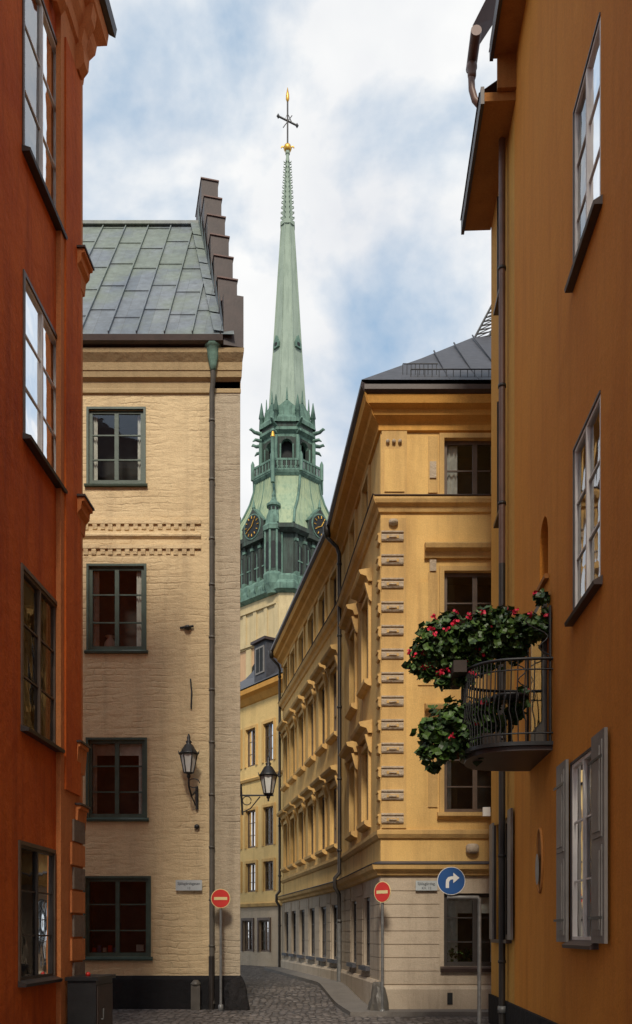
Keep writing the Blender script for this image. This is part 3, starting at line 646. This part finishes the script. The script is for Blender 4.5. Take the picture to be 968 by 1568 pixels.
def disc(part,mat,fr,c,z,r,n0,n1,seg=16):
    f=[fr.p(c+r*math.cos(2*math.pi*i/seg),n1,z+r*math.sin(2*math.pi*i/seg)) for i in range(seg)]; b=[fr.p(c+r*math.cos(2*math.pi*i/seg),n0,z+r*math.sin(2*math.pi*i/seg)) for i in range(seg)]
    T.add(part,mat,f+b,[tuple(range(seg))]+[(i,(i+1)%seg,seg+(i+1)%seg,seg+i) for i in range(seg)])
def gable(part,mat,fr,hw,z0,z1,z2,n0,n1):
    P=[(-hw,z0),(hw,z0),(hw,z1),(0,z2),(-hw,z1)]
    v=[fr.p(a,n1,b) for a,b in P]+[fr.p(a,n0,b) for a,b in P]
    T.add(part,mat,v,[(0,1,2,3,4)]+[(i,(i+1)%5,5+(i+1)%5,5+i) for i in range(5)])
for i in range(8):
    if i%2==1:
        fr=octf(21.5,i)
        gable('lucarnes','coppergreen',fr,.42,tz(543),tz(536),tz(524),-.6,.22); disc('lucarnes','void',fr,0,tz(538),.22,.2,.235)
    fr=octf(31,i)
    gable('lucarnes','coppergreen',fr,.85,tz(661),tz(640),tz(630),-1.2,.15); disc('lucarnes','void',fr,0,tz(647),.42,.1,.18); disc('lucarnes','coppergreen',fr,0,tz(647),.58,.1,.16)
    T.tube('lucarnes','coppergreen',[fr.p(0,.1,tz(631)),fr.p(0,.1,tz(612))],[.13,.03],6)
    p=ring(39*k_,O8,tz(668))[i]; T.tube('pinnacles','coppergreen',[p,p+Vector((0,0,1.2)),p+Vector((0,0,1.25)),p+Vector((0,0,3.0))],[.28,.22,.32,.04],6)
loft('entablature','coppergreen',[(34,O8,640),(36,O8,655),(42,O8,662),(42,O8,668)])
loft('entablature','copperdark',[(39,O8,668),(39,O8,676)])
loft('entablature','coppergreen',[(42,O8,676),(42,O8,680),(37,O8,684),(37,O8,689)])
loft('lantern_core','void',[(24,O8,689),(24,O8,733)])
for i in range(8):
    fr=octf(37,i); w=37*k_*O8
    hw=.62; zs=tz(700); z0=tz(733); zt2=tz(688)
    T.box('lantern_piers','copperdark',fr,-w,-hw,-.5,0,z0,zt2); T.box('lantern_piers','copperdark',fr,hw,w,-.5,-.001,z0,zt2)
    seg=8; arc=[(hw*math.cos(math.pi*q/seg),zs+hw*math.sin(math.pi*q/seg)) for q in range(seg+1)]
    for (a,b),(c,d) in zip(arc,arc[1:]):
        T.quad('lantern_piers','copperdark',[fr.p(a,0,b),fr.p(c,0,d),fr.p(c,0,zt2),fr.p(a,0,zt2)]); T.quad('lantern_piers','coppergreen',[fr.p(a,0,b),fr.p(c,0,d),fr.p(c,-.5,d),fr.p(a,-.5,b)])
    for sx in (-hw-.08,hw+.08): T.tube('lantern_columns','coppergreen',[fr.p(sx,.08,z0),fr.p(sx,.08,zs)],.1,6)
    p=ring(40*k_,O8,0)[i]; T.tube('lantern_columns','coppergreen',[p+Vector((0,0,z0)),p+Vector((0,0,zt2))],.22,8)
    q=ring(43*k_,O8,tz(674))[i]; d=(q-Vector((cx,cy,q.z))).normalized()
    T.tube('gargoyles','coppergreen',[q-d*.3,q+d*.5+Vector((0,0,.05)),q+d*.9+Vector((0,0,.3)),q+d*1.1+Vector((0,0,.2))],[.22,.18,.16,.05],6)
    q=q-Vector((0,0,.75)); T.tube('gargoyles','coppergreen',[q-d*.3,q+d*.4,q+d*.7-Vector((0,0,.25))],[.2,.16,.05],6)
    fb=octf(52,i); w2=52*k_*O8
    T.box('balustrade','coppergreen',fb,-w2,w2,-.14,0,tz(731),tz(728)); T.box('balustrade','coppergreen',fb,-w2,w2,-.2,.05,tz(746),tz(743))
    nb=13
    for b in range(nb): 
        s_=-w2+2*w2*(b+.5)/nb; T.box('balustrade','copperdark' if b%2 else 'coppergreen',fb,s_-.07,s_+.07,-.11,-.03,tz(743),tz(731))
    p=ring(52*k_,O8,tz(747))[i]; T.tube('balustrade','coppergreen',[p,p+Vector((0,0,1.75)),p+Vector((0,0,2.1))],[.2,.2,.05],6)
loft('lantern_floor','coppergreen',[(40,O8,733),(46,O8,743),(52,O8,744),(52,O8,748),(49,O8,752)])
bell=[(48,.42,752),(49,.45,765),(52,.52,782),(57,.62,800),(63,.72,816),(68,.76,838)]
loft('bell_roof','copperroof',bell)
for j in range(8):
    T.tube('roof_ribs','coppergreen',[ring(a*k_*1.005,kk,tz(y))[j] for a,kk,y in bell],.14,6)
for i in range(4):
    for fx in (-.8,-.6,-.4,-.2,0,.2,.4,.6,.8):
        pts=[]
        for a,kk,y in bell:
            Rg=ring(a*k_*1.003,kk,tz(y)); A_,B_=Rg[(2*i)%8],Rg[(2*i+1)%8]; pts.append(A_.lerp(B_,(fx+1)/2))
        T.tube('roof_ribs','coppergreen' if abs(fx)<.1 else 'copperroof',pts,.05,4)
loft('gallery_cornice','copperdark',[(68,.76,838),(71,.77,840),(71,.77,846),(66,.76,850)])
loft('gallery','copperdark',[(62,.76,850),(62,.76,914)])
loft('gallery_cornice','coppergreen',[(66,.76,910),(69,.77,914),(69,.77,920),(72,.77,926),(72,.77,934),(66,.77,938)])
loft('tower_shaft','towerstone',[(65,.78,938),(65,.78,1005)])
loft('tower_shaft','towerbrick',[(63,.78,1005),(63,.78,1429)])
for i in range(4):
    th=math.pi/4+math.pi/2*i; n=Vector((math.cos(th),math.sin(th),0)); 
    def ff(a): c=Cn+n*a*k_; return Frame((c.x,c.y),(-n.y,n.x),(n.x,n.y))
    fr=ff(62); W=62*k_*.76
    for j in range(6):
        s_=-W+.3+(2*W-.6)*j/5; T.box('pilasters','copperdark',fr,s_-.16,s_+.16,0.0,.22,tz(912),tz(850)); T.box('pilasters','coppergreen',fr,s_-.22,s_+.22,.0,.3,tz(861),tz(857))
        T.box('pilasters','coppergreen',fr,s_-.25,s_+.25,.0,.42,tz(912),tz(906)); T.tube('pilasters','coppergreen',[fr.p(s_,.5,tz(934)),fr.p(s_,.75,tz(926)),fr.p(s_,.72,tz(919))],[.1,.2,.12],6)
        if j<5:
            c=s_+(2*W-.6)/10; arched('gallery_windows','void',fr,c,.4,tz(905),tz(870),.02)
            T.box('gallery_windows','copperdark',fr,c-.5,c-.42,.0,.1,tz(907),tz(870)); T.box('gallery_windows','copperdark',fr,c+.42,c+.5,0,.1,tz(907),tz(870)); T.box('gallery_windows','coppergreen',fr,c-.05,c+.05,.02,.06,tz(905),tz(866))
            T.box('gallery_windows','coppergreen',fr,c-.42,c+.42,.02,.08,tz(889),tz(887))
    fr=ff(66); gable('clock_dormers','copperdark',fr,1.7,tz(852),tz(826),tz(803),-3,.35)
    gable('clock_dormers','coppergreen',fr,1.9,tz(826.5),tz(826),tz(800),-2.9,.3)
    T.tube('clock_dormers','coppergreen',[fr.p(0,.2,tz(801)),fr.p(0,.2,tz(797)),fr.p(0,.2,tz(788))],[.22,.14,.03],6)
    disc('clock_dormers','coppergreen',fr,0,tz(829),1.35,.3,.42,24); disc('clock_dormers','void',fr,0,tz(829),1.2,.42,.46,24)
    for h in range(12):
        a=h*math.pi/6; r0_,r1_=.82,1.08
        T.tube('clock_dormers','gold',[fr.p(r0_*math.cos(a),.5,tz(829)+r0_*math.sin(a)),fr.p(r1_*math.cos(a),.5,tz(829)+r1_*math.sin(a))],.06,4)
    T.tube('clock_dormers','gold',[fr.p(0,.52,tz(829)),fr.p(.35,.52,tz(829)+.6)],.06,4); T.tube('clock_dormers','gold',[fr.p(0,.52,tz(829)),fr.p(-.7,.52,tz(829)-.35)],.05,4)
    fr=ff(65); T.box('shaft_trim','towerstone',fr,-W,W,0,.25,tz(953),tz(950)); T.box('shaft_trim','towerstone',fr,-W,W,0,.2,tz(1003),tz(999))
    for j in range(5):
        s_=-W+2*W*j/4; T.box('shaft_trim','towerstone',fr,s_-.25,s_+.25,0,.15,tz(999),tz(953))
    fr=ff(63)
    for s_ in (-W,-W/3,W/3,W): T.box('shaft_trim','towerstone',fr,s_-.4,s_+.4,0,.2,tz(1300),tz(1006))
    arched('shaft_trim','void',fr,0,.9,tz(1100),tz(1040),.02)
for i in range(4):
    th=math.pi/2*i; c=Cn+Vector((math.cos(th),math.sin(th),0))*74*k_
    if i==3: c=c+Vector((-1.3,0,0))
    r=lambda px: px*k_
    T.lathe('corner_turrets','copperdark',(c.x,c.y,0),[(r(13),tz(915)),(r(13),tz(843))],8,math.pi/8,False)
    T.lathe('corner_turrets','coppergreen',(c.x,c.y,0),[(r(16),tz(848)),(r(17),tz(842)),(r(13),tz(838)),(r(11),tz(826)),(r(8),tz(818)),(r(8),tz(812)),(r(11),tz(811)),(r(11),tz(808)),(r(6),tz(804)),(r(2),tz(797)),(r(3),tz(794)),(r(.5),tz(788))],8,math.pi/8,False)
    T.lathe('corner_turrets','coppergreen',(c.x,c.y,0),[(r(10),tz(938)),(r(15),tz(925)),(r(16),tz(912)),(r(14),tz(908))],8,math.pi/8,False)
    for j in range(8):
        th2=math.pi/8+math.pi/4*j; q=Vector((c.x+r(13)*math.cos(th2),c.y+r(13)*math.sin(th2),0)); T.tube('corner_turrets','coppergreen',[q+Vector((0,0,tz(910))),q+Vector((0,0,tz(846)))],.13,6)
        th3=math.pi/4*j; nn=Vector((math.cos(th3),math.sin(th3),0)); o=c+nn*r(12.2); fr=Frame((o.x,o.y),(-nn.y,nn.x),(nn.x,nn.y)); arched('corner_turrets','void',fr,0,.24,tz(903),tz(868),.03)
        q2=c+nn*r(7.6); fr=Frame((q2.x,q2.y),(-nn.y,nn.x),(nn.x,nn.y)); T.quad('corner_turrets','void',[fr.p(-.14,.02,tz(817)),fr.p(.14,.02,tz(817)),fr.p(.14,.02,tz(813)),fr.p(-.14,.02,tz(813))])
Z=lambda y:Vector((cx,cy,tz(y)))
T.tube('vane','iron',[Z(232),Z(150)],.09,6)
T.lathe('vane','gold',Z(227),[(.05,-.5),(.35,-.3),(.48,0),(.35,.3),(.05,.5)],12)
for sx in (-1,1): T.tube('vane','gold',[Z(227),Z(227)+Vector((sx*.6,0,.2)),Z(227)+Vector((sx*.72,0,.05))],.08,5)
T.lathe('vane','gold',Z(145),[(.05,-.9),(.2,-.5),(.18,0),(.03,.8)],8)
z=Z(187)
T.tube('vane','iron',[z+Vector((-1.0,0,.65)),z+Vector((1.0,0,-.35))],.1,6)
T.tube('vane','iron',[z+Vector((-.5,0,-.6)),z+Vector((.5,0,.75))],.05,6)
T.tube('vane','iron',[z+Vector((.45*math.cos(t),0,1.0*math.sin(t))) for t in [2*math.pi*i/4 for i in range(5)]],.06,5)
for dx,dz in ((-1.05,.68),(1.05,-.38)): T.lathe('vane','iron',z+Vector((dx,0,dz)),[(.02,-.3),(.2,0),(.02,.3)],6)
T.tube('gilded_pipe','gold',[Vector((cx-1.4,cy-5.2,tz(700))),Vector((cx-1.4,cy-5.2,tz(708)))],[.12,.26],6)
T.tube('gilded_pipe','coppergreen',[Vector((cx-1.4,cy-5.2,tz(708))),Vector((cx-1.4,cy-5.4,tz(775)))],.22,6)
T.finish()
# ------------------------------------------------------------------ lanterns
def lantern(c,arm):
    T=Thing('wall_lantern'); c=Vector(c)
    T.lathe('base','iron',c,[(.03,-.12),(.05,-.08),(.03,-.04),(.11,-.02),(.12,.0)],8)
    T.lathe('glass','lampglass',c,[(.10,.0),(.185,.40)],6,0,False)
    for j in range(6):
        th=math.pi/3*j; d=Vector((math.cos(th),math.sin(th),0))
        T.tube('bars','iron',[c+d*.105,c+d*.19+Vector((0,0,.4))],.014,5)
    T.lathe('cap','iron',c,[(.21,.39),(.225,.42),(.19,.45),(.10,.60),(.05,.64),(.07,.68),(.035,.72),(.04,.78),(.01,.86)],12)
    for j in range(6):
        th=math.pi/3*j; d=Vector((math.cos(th),math.sin(th),0)); T.tube('crown','iron',[c+d*.21+Vector((0,0,.41)),c+d*.235+Vector((0,0,.49))],[.02,.006],5)
    for pts,r in arm: T.tube('bracket','iron',pts,r,8)
    T.finish()
c=CF.p(cs(293),.42,cz(1188))
lantern(c,[([c+Vector((0,0,-.12)),c+Vector((0,.02,-.3)),CF.p(cs(296),.3,cz(1222)),CF.p(cs(301),.06,cz(1212))],.022),([CF.p(cs(302),.04,cz(1240)),CF.p(cs(302),.05,cz(1205))],.035),([CF.p(cs(296),.3,cz(1222)),CF.p(cs(301),.05,cz(1236))],.015),
 ([c+Vector((.13*math.cos(t)+.1,.1,-.22+.1*math.sin(t))) for t in [i*.5 for i in range(12)]],.012)])
c=Vector(((411-484)/F*20.9,20.9,cz(1213)))
a=Vector((-1.70,20.9,cz(1216)))
lantern(c,[([c+Vector((0,0,-.12)),c+Vector((0,0,-.18))],.02),([a+Vector((-.1,0,0)),Vector((c.x+.12,20.9,a.z))],.02),([a+Vector((-.02,0,.25)),a+Vector((.02,0,-.45))],.025),([a+Vector((0,0,-.4)),a+Vector((.2,0,-.3)),a+Vector((.42,0,-.03))],.014),
 ([a+Vector((.12+.1*math.cos(t),0,-.12+.1*math.sin(t))) for t in [i*.5 for i in range(13)]],.011)])
# ------------------------------------------------------------------ signs
def disc2(T,part,mat,c,r,n,u,t0,t1,seg=32):
    up=Vector((0,0,1))
    f=[c+n*t1+u*(r*math.cos(2*math.pi*i/seg))+up*(r*math.sin(2*math.pi*i/seg)) for i in range(seg)]; b=[p-n*(t1-t0) for p in f]
    T.add(part,mat,f+b,[tuple(range(seg)),tuple(range(seg,2*seg))]+[(i,(i+1)%seg,seg+(i+1)%seg,seg+i) for i in range(seg)])
def noentry(px,py,d,r,yaw,base=0):
    T=Thing('no_entry_sign'); c=at(px,py,d); n=Vector((math.sin(yaw),-math.cos(yaw),0)); u=Vector((n.y*-1,n.x,0)); up=Vector((0,0,1))
    T.tube('post','galv',[Vector((c.x,c.y+.04,base-.1)),Vector((c.x,c.y+.04,c.z+r*.8))],.03,10)
    T.lathe('foot','galv',Vector((c.x,c.y+.04,base)),[(.06,-.05),(.06,.12),(.035,.14)],10)
    disc2(T,'plate','signyel',c,r,n,u,0,.012); disc2(T,'plate','signred',c,r*.93,n,u,.012,.015)
    v=[c+n*.018+u*(a*r*.68)+up*(b*r*.15) for a,b in ((-1,-1),(1,-1),(1,1),(-1,1))]; T.quad('bar','signyel',v)
    T.finish()
noentry(338,1376,20.2,.215,.0); noentry(586,1366,18.9,.22,-.75)
T=Thing('turn_right_sign'); d=14; c=at(691,1349,d); px_=at(735,1377,d); n=Vector((0,-1,0)); u=Vector((1,0,0))
T.tube('post','galv',[Vector((px_.x,d+.05,-.1)),Vector((px_.x,d+.05,px_.z)),Vector((px_.x-.03,d+.05,px_.z+.03)),Vector((c.x-.05,d+.05,px_.z+.03))],.032,10)
T.tube('post','galv',[Vector((c.x,d+.05,px_.z+.03)),Vector((c.x,d+.04,c.z+.1))],.02,8)
disc2(T,'plate','signwhite',c,.215,n,u,0,.012); disc2(T,'plate','signblue',c,.206,n,u,.012,.015)
up=Vector((0,0,1)); G=lambda a,b: c+n*.019+u*a+up*b
outl=[(-.085,-.11),(-.035,-.11),(-.035,-.02),(-.02,.012),(.01,.022),(.03,.022),(.03,-.035),(.125,.045),(.03,.125),(.03,.07),(.0,.07),(-.05,.055),(-.08,.015),(-.085,-.03)]
T.add('arrow','signwhite',[G(a,b) for a,b in outl],[(0,1,2,13),(2,3,12,13),(3,4,11,12),(4,5,9,10,11),(6,7,8)])
T.finish()
def nameplate(fr,pxa,pxb,y0,y1,zf,txt,sub):
    T=Thing('street_name_sign'); a,b=fr.s(pxa),fr.s(pxb); z1,z0=zf(y0),zf(y1)
    T.box('plate','plate',fr,a,b,.07,.09,z0,z1)
    for tx,zz,sz in ((txt,z0+(z1-z0)*.55,.085),(sub,z0+(z1-z0)*.12,.075)):
        cu=bpy.data.curves.new('lettering','FONT'); cu.body=tx; cu.size=sz; cu.align_x='CENTER'; cu.materials.append(M['ink'])
        o=bpy.data.objects.new('lettering',cu); scene.collection.objects.link(o); o.location=fr.p((a+b)/2,.094,zz); o.rotation_euler=(math.pi/2,0,0); T.kids.append(o)
    T.finish()
nameplate(CF,270,310,1348,1364,cz,'Själagårdsgatan','13'); nameplate(YF,636,669,1349,1364,yz,'Själagårdsg.','KV. 12')
# ------------------------------------------------------------------ street furniture
def rock(name,c,sx,sy,sz,mat,seed):
    bm=bmesh.new(); bmesh.ops.create_icosphere(bm,subdivisions=3,radius=1)
    for v in bm.verts:
        f=1+.35*nz.noise(v.co*1.3+Vector((seed,0,0)))+.12*nz.noise(v.co*3+Vector((seed,2,0))); v.co=v.co*f; v.co.x*=sx; v.co.y*=sy; v.co.z*=sz
    me=bpy.data.meshes.new(name); bm.to_mesh(me); bm.free(); me.materials.append(M[mat]); o=bpy.data.objects.new(name,me); scene.collection.objects.link(o); o.location=c
rock('guard_stone',(-1.78,20.5,.12),.30,.26,.62,'rock',3)
rock('guard_stone',(1.30,19.2,.1),.2,.25,.55,'pipegrey',8)
T=Thing('stone_bollard')
T.box('shaft','pipegrey',CF,cs(303)-.1,cs(303)+.1,.25,.42,-.05,.55); T.lathe('cap','pipegrey',CF.p(cs(303),.335,.55),[(.11,0),(.12,.04),(.05,.12)],10); T.finish()
T=Thing('utility_cabinet'); s0=LF.s(96)
T.box('body','iron',LF,s0-.1,s0+.75,.1,.50,0,1.05); T.box('lid','iron',LF,s0-.14,s0+.79,.08,.54,1.05,1.1); T.box('door','brownmetal',LF,s0-.06,s0+.71,.501,.515,.1,.98)
T.tube('handle','galv',[LF.p(s0+.1,.52,.5),LF.p(s0+.1,.55,.5),LF.p(s0+.1,.55,.65)],.012,6)
T.lathe('red_cap','signred',LF.p(s0+.2,.3,1.1),[(.035,0),(.035,.04),(.012,.06)],8); T.finish()
# ------------------------------------------------------------------ balcony
T=Thing('balcony'); a0,a1=RF.s(847),13.65; mid=(a0+a1)/2; hl_=(a1-a0)/2; pr=1.08; zb=4.2
def bow(t,k=1.0):
    ang=math.pi*t; return (mid-hl_*k*math.copysign(abs(math.cos(ang))**.75,math.cos(ang)), pr*k*abs(math.sin(ang))**.6)
nb=40
O_=[bow(i/nb) for i in range(nb+1)]
for z0,z1,k,m in ((zb-.08,zb-.02,.97,'brownmetal'),(zb-.02,zb+.03,1.03,'iron')):
    pp=[bow(i/nb,k) for i in range(nb+1)]; bt=[RF.p(s_,n_,z0) for s_,n_ in pp]; tp=[RF.p(s_,n_,z1) for s_,n_ in pp]; kk=len(bt)
    T.add('slab',m,bt+tp,[tuple(range(kk)),tuple(range(kk,2*kk))]+[(i,i+1,kk+i+1,kk+i) for i in range(kk-1)])
zr=zb+1.12
for z,r in ((zr,.022),(zb+.14,.012),(zr-.14,.010)): T.tube('railing','iron',[RF.p(s_,n_,z) for s_,n_ in O_],r,6)
for i in range(1,nb):
    s_,n_=bow(i/nb)
    T.tube('railing','iron',[RF.p(s_,n_,zb+.03),RF.p(s_,n_,zb+.3),RF.p(s_,n_+.035,zb+.45),RF.p(s_,n_+.01,zb+.75),RF.p(s_,n_,zr)],.009,5)
    if i%2: T.tube('railing','iron',[RF.p(s_+.06*math.cos(t),n_+.01,zb+.62+.06*math.sin(t)) for t in [q*.6 for q in range(11)]],.007,4)
for s_ in (a0+.03,a1-.03):
    T.tube('railing','iron',[RF.p(s_,.03,zb),RF.p(s_,.03,zr+.7)],.02,6)
    T.tube('railing','iron',[RF.p(s_,.03+.25*t/10+.1*math.sin(t*.9),zr+.05+.05*t) for t in range(11)],.010,5)
T.box('door','windark',RF,mid-.45,mid+.45,.002,.05,zb,zb+2.1); T.box('door','glass',RF,mid-.35,mid+.35,.05,.06,zb+.4,zb+2.0)
tp=RF.p(a0+.4,.5,zb); T.lathe('table','iron',tp,[(.02,.0),(.02,.68),(.26,.69),(.26,.72)],16)
T.box('flower_box','terracotta',RF,mid-.45,mid+.45,pr+.0,pr+.18,zr-.06,zr+.10)
T.box('flower_box','terracotta',RF,a0+.35,a0+.8,pr-.45,pr-.2,zb+.03,zb+.22)
T.finish()
def foliage(name,blobs,nleaf,nfl,lsz=.05):
    T=Thing(name); rr=random.Random(len(name)*7+nleaf)
    tot=sum(b[1]**2 for b in blobs)
    for c,r,sq in blobs:
        for _ in range(int(nleaf*r*r/tot)):
            d=Vector((rr.gauss(0,1),rr.gauss(0,1),rr.gauss(0,1))).normalized(); rad=r*(rr.random()**.35)*rr.uniform(.72,1.25)
            lump=1+.3*math.sin(d.x*7+c.x*5)*math.sin(d.z*6+c.y*3)
            p=c+Vector((d.x*rad*lump,d.y*rad*lump,d.z*rad*sq*lump))
            nrm=(d*.7+Vector((rr.gauss(0,.5),rr.gauss(0,.5)-.2,rr.gauss(0,.4)+.6))).normalized()
            a=nrm.orthogonal().normalized(); b=nrm.cross(a); th=rr.random()*6.28; a,b=a*math.cos(th)+b*math.sin(th),b*math.cos(th)-a*math.sin(th)
            s_=lsz*rr.uniform(.6,1.3)
            pts=[]
            for q in range(8):
                an=2*math.pi*q/8; rd=s_*(1 if q%2 else .82)*(.55 if q==0 else 1); pts.append(p+a*rd*math.cos(an)+b*rd*math.sin(an)+nrm*(.18*s_ if q%2 else 0))
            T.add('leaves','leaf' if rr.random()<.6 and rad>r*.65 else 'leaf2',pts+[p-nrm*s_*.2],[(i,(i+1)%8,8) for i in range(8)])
        for _ in range(3):
            d=Vector((rr.gauss(0,1),rr.gauss(0,1),0)).normalized(); T.tube('stems','leaf2',[c,c+d*r*.7,c+d*r*.95-Vector((0,0,r*.6))],.006,4)
    for _ in range(nfl):
        c,r,sq=rr.choice(blobs); d=Vector((rr.gauss(0,1),-abs(rr.gauss(0,1))*.9,abs(rr.gauss(0,.9))-.1)).normalized(); p=c+Vector((d.x*r*1.15,d.y*r*1.15,d.z*r*sq*1.35))
        T.tube('stems','leaf2',[c+d*r*.6,p],.005,4)
        for q in range(10):
            e=p+Vector((rr.gauss(0,.022),rr.gauss(0,.022),rr.gauss(0,.018))); nrm=Vector((rr.gauss(0,1),rr.gauss(0,1)-.5,rr.gauss(0,1))).normalized(); a=nrm.orthogonal().normalized(); b=nrm.cross(a)
            T.add('petals','flower',[e+(a*math.cos(t)+b*math.sin(t))*.021 for t in [2*math.pi*i/6 for i in range(6)]],[(0,1,2,3,4,5)])
    T.finish()
up=[(658,1000,13.0,.27),(690,988,13.0,.32),(725,978,12.9,.32),(760,982,12.8,.30),(795,968,12.6,.28),(828,958,12.3,.20),(670,972,13.0,.24),(742,955,12.9,.24),(642,1018,13.0,.17),(690,950,13.0,.14),(842,940,12.2,.10),(830,915,12.2,.10),(695,1018,13.0,.24),(785,1000,12.8,.17),(655,1032,13.0,.12),(770,940,12.8,.12),(735,1015,12.9,.18),(715,1040,12.7,.12),(680,1042,12.9,.12)]
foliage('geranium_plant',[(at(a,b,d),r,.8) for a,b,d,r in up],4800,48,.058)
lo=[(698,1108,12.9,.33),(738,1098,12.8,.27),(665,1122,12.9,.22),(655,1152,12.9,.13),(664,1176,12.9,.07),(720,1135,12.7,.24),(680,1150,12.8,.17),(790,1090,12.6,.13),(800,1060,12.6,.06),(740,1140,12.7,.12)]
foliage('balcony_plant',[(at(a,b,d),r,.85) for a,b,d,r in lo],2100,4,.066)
foliage('window_plant',[(YF.p(ys_(700),-.30,yz(1462)),.2,1),(YF.p(ys_(722),-.30,yz(1465)),.16,1)],260,0,.04)
# ------------------------------------------------------------------ world, sun, camera
w=bpy.data.worlds.new('World'); scene.world=w; w.use_nodes=True; nt=w.node_tree; nt.nodes.clear()
EL,ROT=math.radians(43),math.radians(183)
sky=N(nt,'ShaderNodeTexSky',sky_type='NISHITA'); sky.sun_disc=False; sky.sun_elevation=EL; sky.sun_rotation=ROT
b1=N(nt,'ShaderNodeBackground'); b1.inputs[1].default_value=.15; nt.links.new(sky.outputs[0],b1.inputs[0])
tc=N(nt,'ShaderNodeTexCoord'); mp=N(nt,'ShaderNodeMapping'); mp.inputs['Location'].default_value=(.35,.1,.72); mp.inputs['Scale'].default_value=(1,1,1.3); nt.links.new(tc.outputs['Generated'],mp.inputs[0])
n1=noise(nt,mp.outputs[0],4.6,8,.52,.15); r1=ramp(nt,n1.outputs[0],.41,.56)
n2=noise(nt,mp.outputs[0],6,6,.5); r2=ramp(nt,n2.outputs[0],.3,.62,(.80,.82,.86,1),(1,1,.99,1))
b2=N(nt,'ShaderNodeBackground'); b2.inputs[1].default_value=1.0; nt.links.new(r2.outputs[0],b2.inputs[0])
b3=N(nt,'ShaderNodeBackground'); b3.inputs[0].default_value=(.42,.66,.92,1); b3.inputs[1].default_value=.85
m3=N(nt,'ShaderNodeMixShader'); m3.inputs[0].default_value=.7; nt.links.new(b1.outputs[0],m3.inputs[1]); nt.links.new(b3.outputs[0],m3.inputs[2])
rf=N(nt,'ShaderNodeMath',operation='MULTIPLY_ADD'); rf.inputs[1].default_value=.88; rf.inputs[2].default_value=.10; nt.links.new(r1.outputs[0],rf.inputs[0])
mx=N(nt,'ShaderNodeMixShader'); nt.links.new(rf.outputs[0],mx.inputs[0]); nt.links.new(m3.outputs[0],mx.inputs[1]); nt.links.new(b2.outputs[0],mx.inputs[2])
o=N(nt,'ShaderNodeOutputWorld'); nt.links.new(mx.outputs[0],o.inputs[0])
sl=bpy.data.lights.new('sun','SUN'); sl.energy=3.0; sl.angle=math.radians(11); sl.color=(1,.90,.75); so=bpy.data.objects.new('sun',sl); scene.collection.objects.link(so)
sd=Vector((math.sin(ROT)*math.cos(EL),math.cos(ROT)*math.cos(EL),math.sin(EL))); so.rotation_euler=(-sd).to_track_quat('-Z','Y').to_euler()
cam=bpy.data.cameras.new('camera'); co=bpy.data.objects.new('camera',cam); scene.collection.objects.link(co); scene.camera=co
cam.sensor_fit='HORIZONTAL'; cam.sensor_width=36; cam.lens=36*F/968; cam.shift_y=(1430-784)/968; cam.clip_end=4000
co.location=(0,0,CH); co.rotation_euler=(math.pi/2,0,0)
scene.view_settings.view_transform='Standard'; scene.view_settings.look='None'; scene.view_settings.exposure=0
